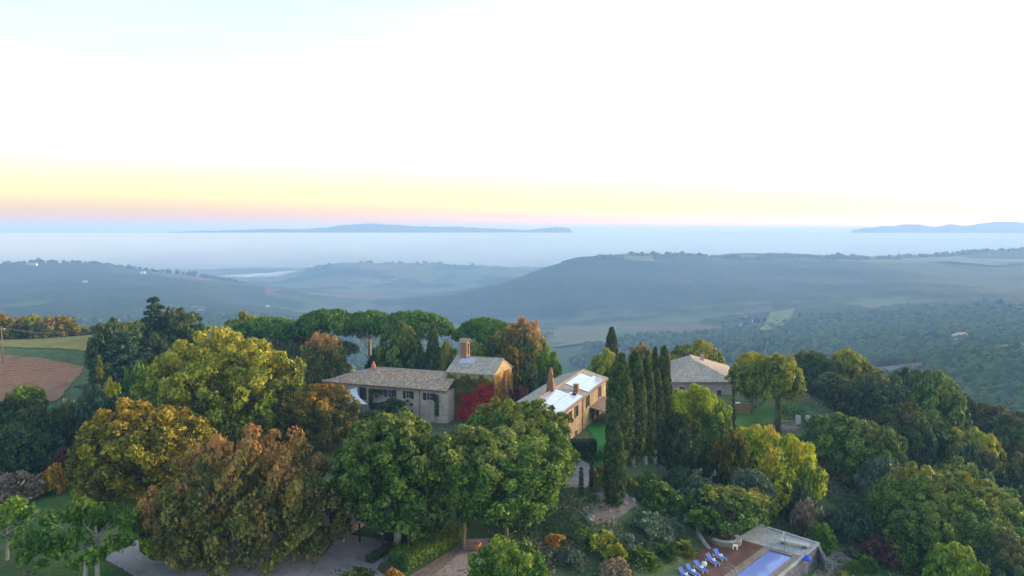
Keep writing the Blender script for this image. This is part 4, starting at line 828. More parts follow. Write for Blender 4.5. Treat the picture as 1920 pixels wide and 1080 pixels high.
    # lounger
    BL = simple('blue_cushion', (.10, .15, .44), (.14, .20, .52), 3, .8); 
    def lounger():
        o = pobj('sun_lounger', 0, 0, 0, 0, 'x', 'sun lounger', 'blue sun loungers in a row on the wooden pool deck')
        m = MB(); m.box((0, .33, .30), (2.0, .06, .07)); m.build('side_rail', M['white'], o); m = MB(); m.box((0, -.33, .30), (2.0, .06, .07)); m.build('side_rail', M['white'], o)
        for x, y in ((-.85, .33), (-.85, -.33), (.85, .33), (.85, -.33)): m = MB(); m.box((x, y, .13), (.07, .07, .27)); m.build('leg', M['white'], o)
        m = MB(); m.slab([(-.32, -.34, .44), (1.0, -.34, .44), (1.0, .34, .44), (-.32, .34, .44)], .1)
        m.build('seat_cushion', BL, o)
        m = MB(); m.slab([(-.95, -.34, .98), (-.34, -.34, .44), (-.34, .34, .44), (-.95, .34, .98)], .1); m.build('backrest', BL, o)
        m = MB(); m.tube([(-.95, .0, .85), (-.7, 0, .3)], .03, 6); m.build('backrest_strut', M['white'], o)
        return o
    spots = [(-3.3, -6.25, -.42, 'blue sun lounger nearest the stone seat, farthest back in the row'), (-3.35, -7.95, -.38, 'second blue sun lounger from the back, beside the round white table'), (-3.5, -10.6, -.4, 'middle blue sun lounger of the row of five'), (-3.7, -12.1, -.35, 'fourth blue sun lounger, half cut by the photo edge'), (-3.9, -13.4, -.4, 'nearest blue sun lounger at the bottom edge, mostly out of frame')]
    def cp(o, par=None):
        c = o.copy(); COL.objects.link(c); c.parent = par
        for h in [x for x in o.children]: cp(h, c)
        return c
    proto = lounger(); bpy.context.view_layer.update()
    tw = pobj('rolled_towel', 0, 0, 0, 0, 'x', 'towel', 'white rolled towels on the sun loungers'); m = MB(); m.tube([(-.05, -.28, .13), (0, -.1, .135), (0, .1, .135), (-.05, .28, .13)], [.12, .14, .14, .12], 10)
    m.build('towel_roll', M['white'], tw); m = MB(); m.box((.1, 0, .03), (.5, .5, .06)); m.build('folded_towel', M['white'], tw)
    for i, (x, y, a, lb) in enumerate(spots):
        o = proto if i == 0 else cp(proto); o.location = pl(x, y, .0); o.rotation_euler = (0, 0, PRZ + a); o.scale = (.94, .9, .9); o['label'] = lb
        t = tw if i == 0 else cp(tw); t.location = pl(x, y, .44) + Vector((math.cos(PRZ + a) * .12, math.sin(PRZ + a) * .12, 0)); t.rotation_euler = (0, 0, PRZ + a); t.scale = (.75, .75, .75)
        t['label'] = 'white towel lying on the ' + ['farthest', 'second', 'middle', 'fourth', 'nearest'][i] + ' blue lounger of the row'
    t = pobj('pouf', -3.75, -9.25, 0, 0, 'round white pouf table between the second and third loungers', 'pouf'); m = MB(); m.tube([(0, 0, 0), (0, 0, .08), (0, 0, .38), (0, 0, .46)], [.27, .32, .32, .26], 14); m.build('body', M['white'], t, True); m = MB(); m.tube([(0, 0, .46), (0, 0, .5)], [.26, .24], 14); m.build('top', M['alu'], t)
    t = pobj('stool', -3.2, -2.4, 0, .3, 'small white cube stool on the dark wooden deck near the stone terrace', 'stool'); m = MB(); m.box((0, 0, .42), (.55, .55, .08)); m.build('seat', M['white'], t)
    for x, y in ((-.22, -.22), (.22, -.22), (.22, .22), (-.22, .22)): m = MB(); m.box((x, y, .19), (.1, .1, .38)); m.build('leg', M['white'], t)
    # curved stone seat wall
    s = empty('curved_seat_wall', (0, 0, 0), 0, 'low curved tan stone seat wall under the olive tree by the deck', 'wall')
    m = MB(); ct = pl(-5.0, -1.2); a0 = -2.9; n = 14
    ring = [(ct.x + 1.9 * math.cos(a0 + 3.4 * i / n), ct.y + 1.7 * math.sin(a0 + 3.4 * i / n)) for i in range(n + 1)]; rin = [(ct.x + 1.25 * math.cos(a0 + 3.4 * i / n), ct.y + 1.1 * math.sin(a0 + 3.4 * i / n)) for i in range(n + 1)]
    for i in range(n): m.slab([(*ring[i], -3.45), (*ring[i + 1], -3.45), (*rin[i + 1], -3.45), (*rin[i], -3.45)], .65)
    m.build('wall', COPE, s); m = MB()
    for i in range(n): m.slab([(*ring[i], -3.38), (*ring[i + 1], -3.38), (*rin[i + 1], -3.38), (*rin[i], -3.38)], .06)
    m.build('cap', STONE, s)
    s = empty('stone_edging', (0, 0, 0), 0, 'low curved stone edging running down beside the palms to the deck', 'edging'); m = MB()
    pts = [gz(1308, 1000), gz(1314, 1010), gz(1321, 1020), gz(1331, 1031)]
    for a, b in zip(pts, pts[1:]): m.tube([(*a, H(*a) + .15), (*b, H(*b) + .15)], .26, 6)
    m.build('kerb', STONE, s); m = MB(); m.tube([(*pts[0], H(*pts[0]) + .1), (*pts[0], H(*pts[0]) + .6)], [.3, .24], 7); m.build('end_stone', M['grey'], s)
pool()

# ---------------------------------------------------------------- hedges, posts, small things
def hedge(name, a, b, w_, h, mat, label, leaf=.12, dens=420):
    """clipped box hedge from a to b"""
    a, b = Vector((*a, 0)), Vector((*b, 0)); d = b - a; L = d.length; rz = math.atan2(d.y, d.x); z = min(H(a.x, a.y), H(b.x, b.y)) - .2
    r = empty(name, (a.x, a.y, z), rz, label, 'hedge'); P = []; Q = []
    for (s0, s1, nn, fn) in ((L, h, (0, -1, 0), lambda u, v: (u, -w_ / 2, v)), (L, h, (0, 1, 0), lambda u, v: (u, w_ / 2, v)), (w_, h, (1, 0, 0), lambda u, v: (L, u - w_ / 2, v)), (w_, h, (-1, 0, 0), lambda u, v: (0, u - w_ / 2, v)), (L, w_, (0, 0, 1), lambda u, v: (u, v - w_ / 2, h))):
        for _ in range(int(s0 * s1 * dens / 4)): P.append(fn(rng.random() * s0, rng.random() * s1)); Q.append(nn)
    P = np.array(P) + nrg.normal(size=(len(P), 3)) * .05; Q = np.array(Q) + nrg.normal(size=(len(P), 3)) * .5
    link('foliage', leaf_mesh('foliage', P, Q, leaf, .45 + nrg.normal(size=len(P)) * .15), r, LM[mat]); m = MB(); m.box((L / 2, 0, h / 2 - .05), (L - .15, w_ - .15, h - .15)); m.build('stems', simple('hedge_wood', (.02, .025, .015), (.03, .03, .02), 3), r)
hedge('box_hedge', gz(1056, 862), gz(1117, 858), 1.3, 2.9, 'cypress', 'tall dark clipped hedge block in front of the stone house')
hedge('box_hedge', gz(692, 1056), gz(735, 1028), .9, .9, 'dark', 'low clipped hedge curving round the edge of the gravel drive')
hedge('boundary_hedge', gz(78, 842), gz(175, 822), 1.6, 2.2, 'maroon', 'long dark reddish hedge left of the orange tree')
hedge('box_hedge', gz(748, 1062), gz(860, 1005), 2.6, 1.6, 'green', 'broad dark green hedge along the bank beside the road', .18)
def lamp():
    x, y = gz(717, 1041); r = empty('street_lamp', (x, y, H(x, y)), 0, 'black garden lamp post with a small lantern at the end of the carport', 'lamp')
    m = MB(); m.tube([(0, 0, 0), (0, 0, .3), (0, 0, .35), (0, 0, 2.3)], [.09, .09, .05, .045], 8); m.build('post', M['black'], r); m = MB(); m.box((0, 0, 2.45), (.2, .2, .3), 0, 1.3); m.build('lantern', M['alu'], r); m = MB(); m.box((0, 0, 2.65), (.34, .34, .1), 0, .3); m.build('cap', M['black'], r)
lamp()
def sail():
    u0, z0 = wallhit((-34.6, 145.5, 0), -20.8, 672, 722); c = math.cos(R(-20.8)); s = math.sin(R(-20.8)); W_ = lambda u, o: (-34.6 + c * u + s * o, 145.5 + s * u - c * o)
    r = empty('shade_sail', (*W_(4, 3), 0), 0, 'white triangular shade sail stretched over the farmhouse terrace', 'shade sail')
    o = Vector((*W_(4, 3), 0)); A = Vector((*W_(6.6, .1), 5.3)) - o; B = Vector((*W_(.5, 2.6), 3.6)) - o; C = Vector((*W_(10.8, 3.4), 3.1)) - o; D = Vector((*W_(3.0, 5.2), 2.9)) - o; n = 16; V = []
    for i in range(n + 1):
        for j in range(n + 1):
            u, v = i / n, j / n; p = (A.lerp(B, u)).lerp(C.lerp(D, u), v); cc = Vector((0, 0, 0)); ctr = (A + B + C + D) / 4
            e = max(4 * u * (1 - u) * (1 if v in (0, 1) else .0), 4 * v * (1 - v) * (1 if u in (0, 1) else 0)); k = .22 * (4 * u * (1 - u) * abs(2 * v - 1) ** 2 + 4 * v * (1 - v) * abs(2 * u - 1) ** 2)
            V.append(p.lerp(ctr, k * .8) + Vector((0, 0, -.35 * 16 * u * (1 - u) * v * (1 - v) / 1)))
    m = mesh_np('cloth', np.array([tuple(v) for v in V]), [(i * (n + 1) + j, (i + 1) * (n + 1) + j, (i + 1) * (n + 1) + j + 1, i * (n + 1) + j + 1) for i in range(n) for j in range(n)], True); link('cloth', m, r, M['white'])
    for q in (B, C, D): b = MB(); b.tube([(q.x, q.y, -.2), (q.x, q.y, q.z + .15)], .06, 8); b.build('mast', M['frame'], r)
    # terrace with railing wall
    r = empty('terrace_wall', (-34.6, 145.5, 0), R(-20.8), 'low pink stone parapet wall of the farmhouse terrace below the sail', 'wall'); m = MB(); m.box((5.5, -6.2, .4), (11.5, .35, 2.2)); m.build('parapet', M['farm'], r); m = MB(); m.box((5.5, -6.2, 1.55), (11.7, .5, .1)); m.build('cap', M['terra'], r)
    for k, (x, y) in enumerate(((2.5, -3.2), (5.2, -3.6), (7.9, -2.8))):
        t = empty('garden_table', Vector((-34.6 + c * x - s * y, 145.5 + s * x + c * y, 0)), R(-20.8), ['dark garden table at the left end of the shaded terrace', 'dark garden table in the middle of the shaded terrace', 'dark garden table at the right end of the shaded terrace'][k], 'table', 'garden tables under the shade sail')
        b = MB(); b.tube([(0, 0, .7), (0, 0, .75)], .6, 14); b.build('tabletop', M['wood'], t)
        for a in range(3): b = MB(); b.tube([(.1 * math.cos(a * 2.1), .1 * math.sin(a * 2.1), .7), (.4 * math.cos(a * 2.1), .4 * math.sin(a * 2.1), 0)], .03, 6); b.build('leg', M['black'], t)
sail()
def pylon(px, py, Y, h, label):
    p = at(px, py, Y); z = H(p.x, p.y); r = empty('power_pole', (p.x, p.y, z - .5), 0, label, 'power pole'); m = MB(); m.tube([(0, 0, 0), (0, 0, h + .5)], [.2, .13], 10); m.build('pole', M['wood'], r)
    m = MB(); m.box((0, 0, h - .1), (1.7, .12, .12)); m.build('crossarm', M['iron'], r)
    for x in (-.75, 0, .75): m = MB(); m.tube([(x, 0, h - .02), (x, 0, h + .12), (x, 0, h + .28)], [.05, .09, .04], 6); m.build('insulator', M['white'], r)
    return Vector((p.x, p.y, z + h - .25))
pa = pylon(4, 650, 190, 9.0, 'tall pale power pole at the left edge beside the stubble field'); pb = pylon(300, 640, 215, 8, 'second power pole behind the cedar, hidden among the trees')
for k in range(3):
    o = Vector(((k - 1) * .75, 0, 0)); m = MB(); a, b = pa + o, pb + o
    m.tube([a.lerp(b, t) - Vector((0, 0, 2.2 * 4 * t * (1 - t))) for t in np.linspace(0, 1, 14)], .015, 5, False); m.tube([(a + Vector((-60, -25, 2)) * t) - Vector((0, 0, 4 * t * (1 - t))) for t in np.linspace(0, 1, 8)], .035, 5, False) if False else None
    tag(m.build('power_cable', M['iron']), ['left', 'middle', 'right'][k] + ' cable strung between the two power poles over the fields', 'cable', 'power cables over the fields')
# small garden things
def rock(px, py, s, label, mat='grey', name='boulder'):
    x, y = gz(px, py); b = bmesh.new(); bmesh.ops.create_icosphere(b, subdivisions=3, radius=1); sd = rng.random() * 90
    for v in b.verts: n_ = float(fbm(np.array([v.co.x * 1.3 + sd]), np.array([v.co.y * 1.3 + v.co.z * 1.7]), 3, 3)[0]); v.co *= .6 + .8 * n_; v.co.z *= .75
    me = bpy.data.meshes.new(name); b.to_mesh(me); b.free(); o = link(name, me, None, M[mat] if isinstance(mat, str) else mat); o.location = (x, y, H(x, y) + s * .2); o.scale = (s, s * .8, s); o.rotation_euler = (0, 0, rng.random() * 6); tag(o, label, 'rock', 'rocks on the bank below the cypresses')
ROCK = stone_mat('pale_rock', [(.30, .29, .30), (.38, .36, .35), (.24, .23, .24)], 2, (.14, .14, .13), .3)
for i, (px, py, s, l) in enumerate([(1133, 925, .75, 'tall pale split rock left of the leaning young cypress'), (1140, 938, .5, 'pale rock just below the tall split rock'), (1122, 930, .45, 'small grey rock beside the thin cypress'), (1186, 940, .45, 'dark-veined rock right of the young cypress foot'), (1106, 975, .65, 'dark slanted rock at the left of the bank'), (1149, 982, .3, 'lone small pale rock on the bare earth bank'), (1072, 862, .35, 'pale stone at the left foot of the clipped hedge'), (1172, 946, .4, 'reddish broken rock below the cypress trunks'), (1067, 876, .35, 'pale stone on the left edge of the gravel path'), (1258, 1002, .5, 'dark boulder among the low shrubs above the palms'), (1525, 1012, .35, 'small white rock behind the pool terrace corner'), (1541, 1015, .5, 'pinkish boulder beside the pool terrace corner')]): rock(px, py, s, l, 'mauve' if i in (7, 11) else ROCK)
for k, (px, py, l) in enumerate(((894, 1032, 'round terracotta pot at the right side of the road'), (1505, 796, 'pair of pale stone blocks at the end of the dirt track'), (1392, 775, 'broken brick garden wall right of the mauve stone house'))):
    x, y = gz(px, py); r = empty(['flower_pot', 'stone_gateway', 'garden_wall'][k], (x, y, H(x, y)), 0, l, ['pot', 'stone gate', 'wall'][k])
    if k == 0: b = MB(); b.tube([(0, 0, 0), (0, 0, .3), (0, 0, .7), (0, 0, .8)], [.25, .42, .45, .5], 12); b.build('pot', M['terra'], r, True); b = MB(); b.tube([(0, 0, .8), (0, 0, .81)], [.43, .42], 12); b.build('soil', BARK, r)
    if k == 1:
        for x_ in (-.9, .9): b = MB(); b.box((x_, 0, .8), (.9, .8, 1.7), .1, .8); b.build('pillar', M['trim'], r)
        b = MB(); b.box((-3.5, .3, .25), (5, .5, .8)); b.build('low_wall', M['warm'], r)
    if k == 2: b = MB(); b.box((0, 0, .9), (2.6, .5, 2.0)); b.build('wall', M['brick'], r); b = MB(); b.box((-1.2, 0, 2.0), (1.4, .8, .12)); b.build('cap', M['white'], r)
# far farm buildings in the haze
def farbuild(px, py, L, Wd, h, rz, label, mat='frame', n=1):
    x, y = gz(px, py, 12); z = H(x, y); r = empty('farm_building', (x, y, z), rz, label, 'farm building'); m = MB(); wall_mesh(m, (-L / 2, -Wd / 2, 0), X1, NY, L, -3, h, [(L * .2, L * .2 + 1.5, 1, 3), (L * .6, L * .6 + 1.5, 1, 3)]); wall_mesh(m, (L / 2, -Wd / 2, 0), Y1, X1, Wd, -3, h); wall_mesh(m, (L / 2, Wd / 2, 0), NX, Y1, L, -3, h); wall_mesh(m, (-L / 2, Wd / 2, 0), NY, NX, Wd, -3, h)
    for s in (-1, 1): m.add([(s * L / 2, -Wd / 2, h), (s * L / 2, Wd / 2, h), (s * L / 2, 0, h + Wd * .25)], [(0, 1, 2)])
    m.build('wall', M[mat], r); m = MB(); m.slab([(-L / 2 - .5, -Wd / 2 - .5, h), (L / 2 + .5, -Wd / 2 - .5, h), (L / 2 + .5, 0, h + Wd * .27), (-L / 2 - .5, 0, h + Wd * .27)], .4); m.slab([(L / 2 + .5, Wd / 2 + .5, h), (-L / 2 - .5, Wd / 2 + .5, h), (-L / 2 - .5, 0, h + Wd * .27), (L / 2 + .5, 0, h + Wd * .27)], .4); m.build('roof', M['tile'], r)
for a in [(1418, 606, 14, 9, 7, .3, 'white farmhouse on the valley floor right of the pale field', 'white'), (1400, 600, 22, 10, 5, .1, 'long low farm shed left of the white valley farmhouse'), (1393, 612, 10, 8, 5, .8, 'small pale outbuilding beside the valley track'), (1497, 601, 26, 8, 3, .2, 'narrow bright greenhouse roof in the valley', 'white'), (1800, 640, 14, 10, 10, .4, 'tall pale house among the trees of the right-hand hills'), (1820, 646, 30, 11, 7, -.2, 'long stone farm building on the right-hand hillside', 'trim'), (1790, 662, 12, 5, 3, 0, 'small white shed below the hillside farm', 'white'), (268, 513, 16, 10, 7, .2, 'pale farmhouse on the slope of the left hill', 'white'), (60, 501, 34, 14, 9, .1, 'pale buildings on the crest of the left hill', 'trim'), (160, 532, 14, 9, 7, .5, 'pale house midway down the left hill'), (502, 576, 8, 6, 9, .4, 'small white tower-like house in the left valley', 'white'), (1740, 472, 22, 12, 8, 0, 'lone house on the crest of the right ridge')]: farbuild(*a)
# bright lantern-like shrub and parked things near the drive handled with the plants
# ---------------------------------------------------------------- trees that can be told apart
T = tree
T(408, 622, 285, 122, 'big', 'olive', 'huge round yellow-green tree left of the farmhouse, the largest in view', 'chestnut_tree', bottom=.12)
T(262, 754, 240, 98, 'oakC', 'orange', 'round orange and yellow tree on the lawn at the left', 'autumn_tree', bottom=.12)
T(593, 722, 162, 119, 'oakC', 'brown', 'dense brown-orange tree in front of the farmhouse terrace', 'autumn_tree', bottom=.12)
T(482, 810, 285, 80, 'rustA', 'rust', 'broad rust-coloured tree leaning over the gravel yard in the foreground', 'autumn_tree', bottom=.03, limbs=14)
T(335, 905, 140, 78, 'oakC', 'rust', 'lower greenish rust tree at the left foot of the broad rust tree', 'autumn_tree', bottom=.12)
T(742, 782, 262, 84, 'oakA', 'oak', 'large green oak with a forked pale trunk beside the drive', 'oak_tree', bottom=.24, bark=BARKP, trunk=.03, limbs=12)
T(950, 812, 250, 86, 'oakB', 'oak', 'large green oak over the road in the centre foreground', 'oak_tree', bottom=.3, limbs=12)
T(866, 800, 180, 84, 'oakC', 'oak', 'lower green oak between the two big foreground oaks', 'oak_tree', bottom=.32)
T(972, 752, 200, 99, 'oakA', 'oaklight', 'lighter green oak in front of the red chapel vine', 'oak_tree', bottom=.2)
T(958, 1018, 165, 72, 'mid2', 'bright', 'yellow-green treetop at the bottom edge of the picture', 'young_tree', bottom=.1)
T(165, 934, 190, 74, 'open', 'bright', 'bright green open-crowned tree with two pale trunks on the lawn', 'young_tree', bottom=.38, bark=BARKP, twin=True, trunk=.03)
T(8, 938, 140, 79, 'open2', 'bright', 'bright green tree cut by the left edge of the photo', 'young_tree', bottom=.35, bark=BARKP, trunk=.03)
T(34, 884, 84, 97, 'bush', 'pink', 'pinkish brown round bush on the lawn at the left edge', 'garden_bush', bottom=.05, cat='bush')
# left background
T(232, 622, 135, 148, 'cone', 'cedar', 'spreading blue-green cedar in front of the left tree group', 'cedar_tree', bottom=.15)
T(225, 672, 110, 146, 'mid1', 'cedar', 'lower drooping cedar boughs at the edge of the ploughed field', 'cedar_tree', bottom=.06)
T(212, 598, 80, 156, 'mid1', 'dark', 'dark rounded tree behind the spreading cedar', 'evergreen_tree')
T(289, 558, 84, 170, 'cone', 'cedar', 'pointed dark conifer rising above all trees on the left', 'conifer_tree', bottom=.1, trunk=.018)
T(337, 580, 108, 172, 'mid2', 'dark', 'dark round evergreen right of the pointed conifer', 'evergreen_tree', bottom=.1)
T(285, 625, 90, 160, 'mid3', 'dark', 'dark tree under the pointed conifer', 'evergreen_tree', bottom=.08)
T(258, 682, 46, 140, 'mid3', 'bright', 'small bright green tree left of the huge yellow-green tree', 'young_tree', bottom=.08)
T(275, 690, 60, 128, 'bush', 'green', 'mid-green shrub at the left foot of the huge round tree', 'garden_bush', bottom=.02, cat='bush')
T(186, 668, 16, 140, 'thin', 'vine', 'narrow tan-green column of ivy at the field corner', 'columnar_tree', bottom=.02)
T(206, 708, 34, 134, 'mid3', 'yellow', 'small yellow-leaved tree beside the ivy column', 'young_tree', bottom=.1)
T(45, 722, 62, 132, 'mid2', 'bright', 'yellow-green pointed tree before the ploughed field', 'young_tree', bottom=.08)
for i, (px, top, w_, Y, k, m, l) in enumerate([(15, 748, 100, 118, 'mid1', 'dark', 'dark thicket tree at the left edge below the field'), (70, 765, 90, 114, 'mid3', 'dark', 'dark blue-green thicket tree below the yellow-green one'), (118, 758, 56, 118, 'mid2', 'dark', 'small dark round tree above the long hedge'), (15, 800, 100, 108, 'mid2', 'dark', 'lowest dark thicket tree at the left edge'), (72, 808, 66, 110, 'mid1', 'dark', 'dark bush tree above the lawn'), (170, 720, 60, 126, 'bush2', 'grey', 'grey-green scrub on the slope under the field'), (205, 742, 80, 120, 'bush2', 'cedar', 'dark green juniper scrub left of the huge round tree'), (135, 748, 60, 128, 'bush2', 'grey', 'grey-green scrub at the lower field edge'), (115, 838, 62, 104, 'bush2', 'maroon', 'wine-red shrub at the end of the long hedge'), (102, 872, 40, 100, 'bush2', 'amber', 'small orange-brown shrub above the lawn')]): T(px, top, w_, Y, k, m, l, 'scrub_tree', bottom=.04)
for i, (px, top, w_, m) in enumerate([(-10, 585, 60, 'orange'), (28, 596, 54, 'rust'), (60, 590, 56, 'olive'), (92, 598, 50, 'rust'), (118, 592, 50, 'orange'), (148, 612, 40, 'olive'), (172, 622, 36, 'dark')]):
    T(px, top, w_, 246 + i % 3 * 4, 'mid%d' % (i % 3 + 1), m, ['orange tree at the left end of the tree line behind the stubble field', 'rusty tree behind the power pole', 'olive-green tree in the tree line behind the stubble field', 'rust-red tree in the middle of the field tree line', 'orange-brown tree right of the rust-red one in the field tree line', 'low olive tree near the right end of the field tree line', 'dark low tree ending the field tree line'][i], 'field_tree', bottom=.05, group='tree line behind the stubble field')
# behind the farmhouse
T(612, 581, 118, 182, 'umb', 'pine', 'leftmost tall umbrella pine with a domed crown behind the farmhouse', 'umbrella_pine', bottom=.69, trunk=.028, bark=BARKP, limbs=12)
T(692, 584, 106, 185, 'umb2', 'pine', 'umbrella pine in the middle of the three tall ones', 'umbrella_pine', bottom=.69, trunk=.028, bark=BARKP, limbs=12)
T(778, 584, 142, 180, 'umb', 'pine', 'broad umbrella pine behind the dark cypress', 'umbrella_pine', bottom=.69, trunk=.028, bark=BARKP, limbs=14)
T(503, 597, 145, 186, 'umb2', 'pine', 'low wide umbrella pine above the huge round tree', 'umbrella_pine', bottom=.7, trunk=.028, limbs=12)
T(908, 597, 112, 172, 'umb', 'pine', 'umbrella pine right of the bell gable', 'umbrella_pine', bottom=.7, trunk=.03, limbs=12)
T(640, 640, 60, 178, 'umb2', 'cedar', 'small dark pine with bare stems under the tall umbrella pines', 'umbrella_pine', bottom=.7, limbs=8)
T(455, 586, 90, 196, 'mid1', 'olive', 'olive-brown tree behind the low umbrella pine', 'oak_tree', bottom=.1)
T(560, 602, 74, 188, 'mid2', 'brown', 'brownish tree between the low and the tall umbrella pines', 'oak_tree', bottom=.1)
T(545, 640, 70, 172, 'mid3', 'dark', 'dark tree under the brownish one', 'evergreen_tree', bottom=.06)
T(480, 640, 110, 176, 'mid1', 'dark', 'dark tree filling the gap behind the huge round tree', 'evergreen_tree', bottom=.06)
T(609, 627, 94, 160, 'mid2', 'rust', 'tree with a rusty top and green skirt left of the farmhouse roof', 'autumn_tree', bottom=.1)
T(752, 605, 104, 162, 'mid1', 'oak', 'full green tree behind the farmhouse ridge', 'oak_tree', bottom=.04)
T(805, 650, 50, 160, 'mid3', 'dark', 'small dark tree by the lone cypress', 'evergreen_tree', bottom=.04)
T(713, 650, 52, 166, 'mid3', 'dark', 'dark shrubby tree at the foot of the middle pines', 'evergreen_tree', bottom=.04)
T(812, 606, 26, 160, 'cyp', 'cypress', 'lone dark cypress between the farmhouse and the chapel', 'cypress_tree', bottom=.03)
T(838, 640, 44, 160, 'mid3', 'olive', 'small olive tree just left of the bell gable', 'oak_tree', bottom=.06)
T(890, 640, 60, 158, 'mid2', 'green', 'green tree behind the chapel roof', 'oak_tree', bottom=.05)
T(978, 598, 100, 164, 'mid1', 'rust', 'tall rust-red tree right of the chapel', 'autumn_tree', bottom=.1)
T(922, 636, 56, 162, 'mid3', 'dark', 'dark tree in the gap behind the chapel ridge', 'evergreen_tree', bottom=.04)
T(955, 650, 70, 158, 'mid3', 'brown', 'brown bush tree behind the chapel gable', 'autumn_tree', bottom=.05)
T(1028, 653, 56, 150, 'mid2', 'bright', 'bright green small tree left of the obelisk chimney', 'young_tree', bottom=.08)
T(1000, 690, 60, 140, 'mid3', 'dark', 'dark shrub between the chapel and the solar house', 'evergreen_tree', bottom=.04)
T(975, 725, 50, 128, 'mid3', 'maroon', 'dark reddish shrub in the shade between chapel and solar house', 'garden_bush', bottom=.03, cat='bush')
T(1147, 614, 27, 168, 'cyp', 'cypress', 'lone tall cypress behind the solar house', 'cypress_tree', bottom=.02)
T(1137, 655, 76, 150, 'mid1', 'olive', 'olive tree at the foot of the lone tall cypress', 'oak_tree', bottom=.06)
T(1202, 644, 52, 164, 'mid3', 'rust', 'rusty tree peeping between the cypress tops', 'autumn_tree', bottom=.1)
# the cypress row
for px, top, w_, Y, k, l in [(1163, 664, 54, 105, 'cyp', 'leftmost of the tall cypresses, widest, beside the lawn'), (1191, 660, 46, 107, 'cyp2', 'second tall cypress from the left of the row'), (1213, 672, 36, 109, 'cyp', 'third tall cypress, slightly tan, in the middle of the row'), (1230, 690, 34, 111, 'cyp2', 'shorter fourth cypress of the row'), (1228, 652, 22, 114, 'cyp2', 'slender cypress rising behind the fourth one'), (1245, 650, 34, 113, 'cyp', 'rightmost tall cypress of the row')]:
    T(px, top, w_ * 1.02, Y, k, 'cypress', l, 'cypress_tree', bottom=.1, bark=BARKP, trunk=.02, group='row of tall cypresses beside the solar house')
T(1153, 792, 44, 95, 'cyp2', 'cypress', 'young cypress standing in front of the tall row', 'cypress_tree', bottom=.02)
T(1090, 876, 11, 97, 'thin', 'cypress', 'left thin little cypress below the gravel path', 'cypress_tree', bottom=.02)
T(1110, 856, 12, 98, 'thin', 'cypress', 'right thin little cypress beside the gravel path', 'cypress_tree', bottom=.02)
T(1376, 726, 10, 128, 'thin', 'cypress', 'thin cypress at the corner of the mauve house', 'cypress_tree', bottom=.02)
T(1461, 738, 13, 128, 'thin', 'cypress', 'thin cypress standing on the dirt track', 'cypress_tree', bottom=.02)
# right of the cypresses
T(1312, 638, 114, 182, 'mid1', 'olive', 'broad olive-green tree behind the hipped roof', 'oak_tree', bottom=.08)
T(1270, 650, 50, 184, 'mid3', 'brown', 'small brown tree left of the hipped roof', 'autumn_tree', bottom=.08)
T(1300, 722, 124, 117, 'oakC', 'greenlime', 'dark green tree with a bright yellow-green top right of the cypress row', 'oak_tree', bottom=.04)
T(1272, 775, 80, 112, 'mid2', 'dark', 'dark bluish tree at the right foot of the cypress row', 'evergreen_tree', bottom=.04)
T(1340, 770, 70, 116, 'mid3', 'green', 'green shrub tree above the rusty bushes', 'oak_tree', bottom=.04)
T(1412, 660, 82, 146, 'mid2', 'olive', 'tall thin-leaved tree right of the mauve house', 'lime_tree', bottom=.32, limbs=8)
T(1456, 664, 90, 142, 'mid1', 'olive', 'olive-brown tree over the small lawn', 'lime_tree', bottom=.36, limbs=8)
T(1523, 658, 76, 168, 'mid2', 'dark', 'dark tree with a bare trunk right of the small lawn', 'evergreen_tree', bottom=.25)
T(1588, 656, 96, 170, 'mid3', 'olive', 'olive tree at the left end of the dense wood', 'oak_tree', bottom=.06)
T(1560, 700, 90, 158, 'mid1', 'wood', 'dark low tree behind the dirt track', 'oak_tree', bottom=.05)
T(1610, 712, 100, 152, 'mid2', 'wood', 'dark layered tree at the head of the ravine', 'oak_tree', bottom=.05)
T(1420, 798, 100, 116, 'mid2', 'yellow', 'lime-yellow feathery tree, left of the yellow pair', 'poplar_tree', bottom=.03)
T(1482, 818, 112, 112, 'mid3', 'yellow', 'amber and lime-yellow feathery tree, right of the yellow pair', 'poplar_tree', bottom=.03)
T(1440, 835, 120, 109, 'mid1', 'yellow', 'low amber-yellow feathery shrub in front of the yellow pair', 'poplar_tree', bottom=.03)
T(1375, 812, 78, 109, 'mid3', 'brown', 'rusty brown bush left of the feathery yellow trees', 'garden_bush', bottom=.03, cat='bush')
T(1405, 880, 84, 103, 'mid2', 'grey', 'grey-green shrub below the feathery yellow trees', 'garden_bush', bottom=.03, cat='bush')
T(1572, 776, 130, 126, 'mid1', 'oak', 'spreading green oak with dark trunk on the right slope', 'oak_tree', bottom=.22)
T(1635, 792, 130, 124, 'oakC', 'oak', 'spreading oak with a rusty rim beside the ravine wood', 'oak_tree', bottom=.18)
T(1660, 850, 90, 118, 'mid3', 'grey', 'thin grey-green tree under the spreading oak', 'young_tree', bottom=.1)
T(1592, 940, 84, 103, 'bush2', 'cedar', 'dark blue-green juniper on the lawn right of the pool', 'garden_bush', bottom=.02, cat='bush')
T(1545, 980, 44, 98, 'bush', 'bright', 'small yellow-green bush at the pool terrace corner', 'garden_bush', bottom=.02, cat='bush')
T(1660, 1005, 70, 98, 'bush2', 'maroon', 'low wine-red shrub on the right-hand lawn', 'garden_bush', bottom=.02, cat='bush')
T(1500, 905, 60, 106, 'bush2', 'dark', 'dark low shrub below the amber tree', 'garden_bush', bottom=.02, cat='bush')
T(1515, 935, 50, 103, 'bush', 'pink', 'pinkish bare shrub above the right lawn', 'garden_bush', bottom=.02, cat='bush')
T(1760, 882, 180, 105, 'oakA', 'oaklight', 'pale green oak in the lower right corner group', 'oak_tree', bottom=.08)
T(1850, 905, 170, 108, 'oakB', 'oak', 'darker oak right of the pale green one in the lower right', 'oak_tree', bottom=.08)
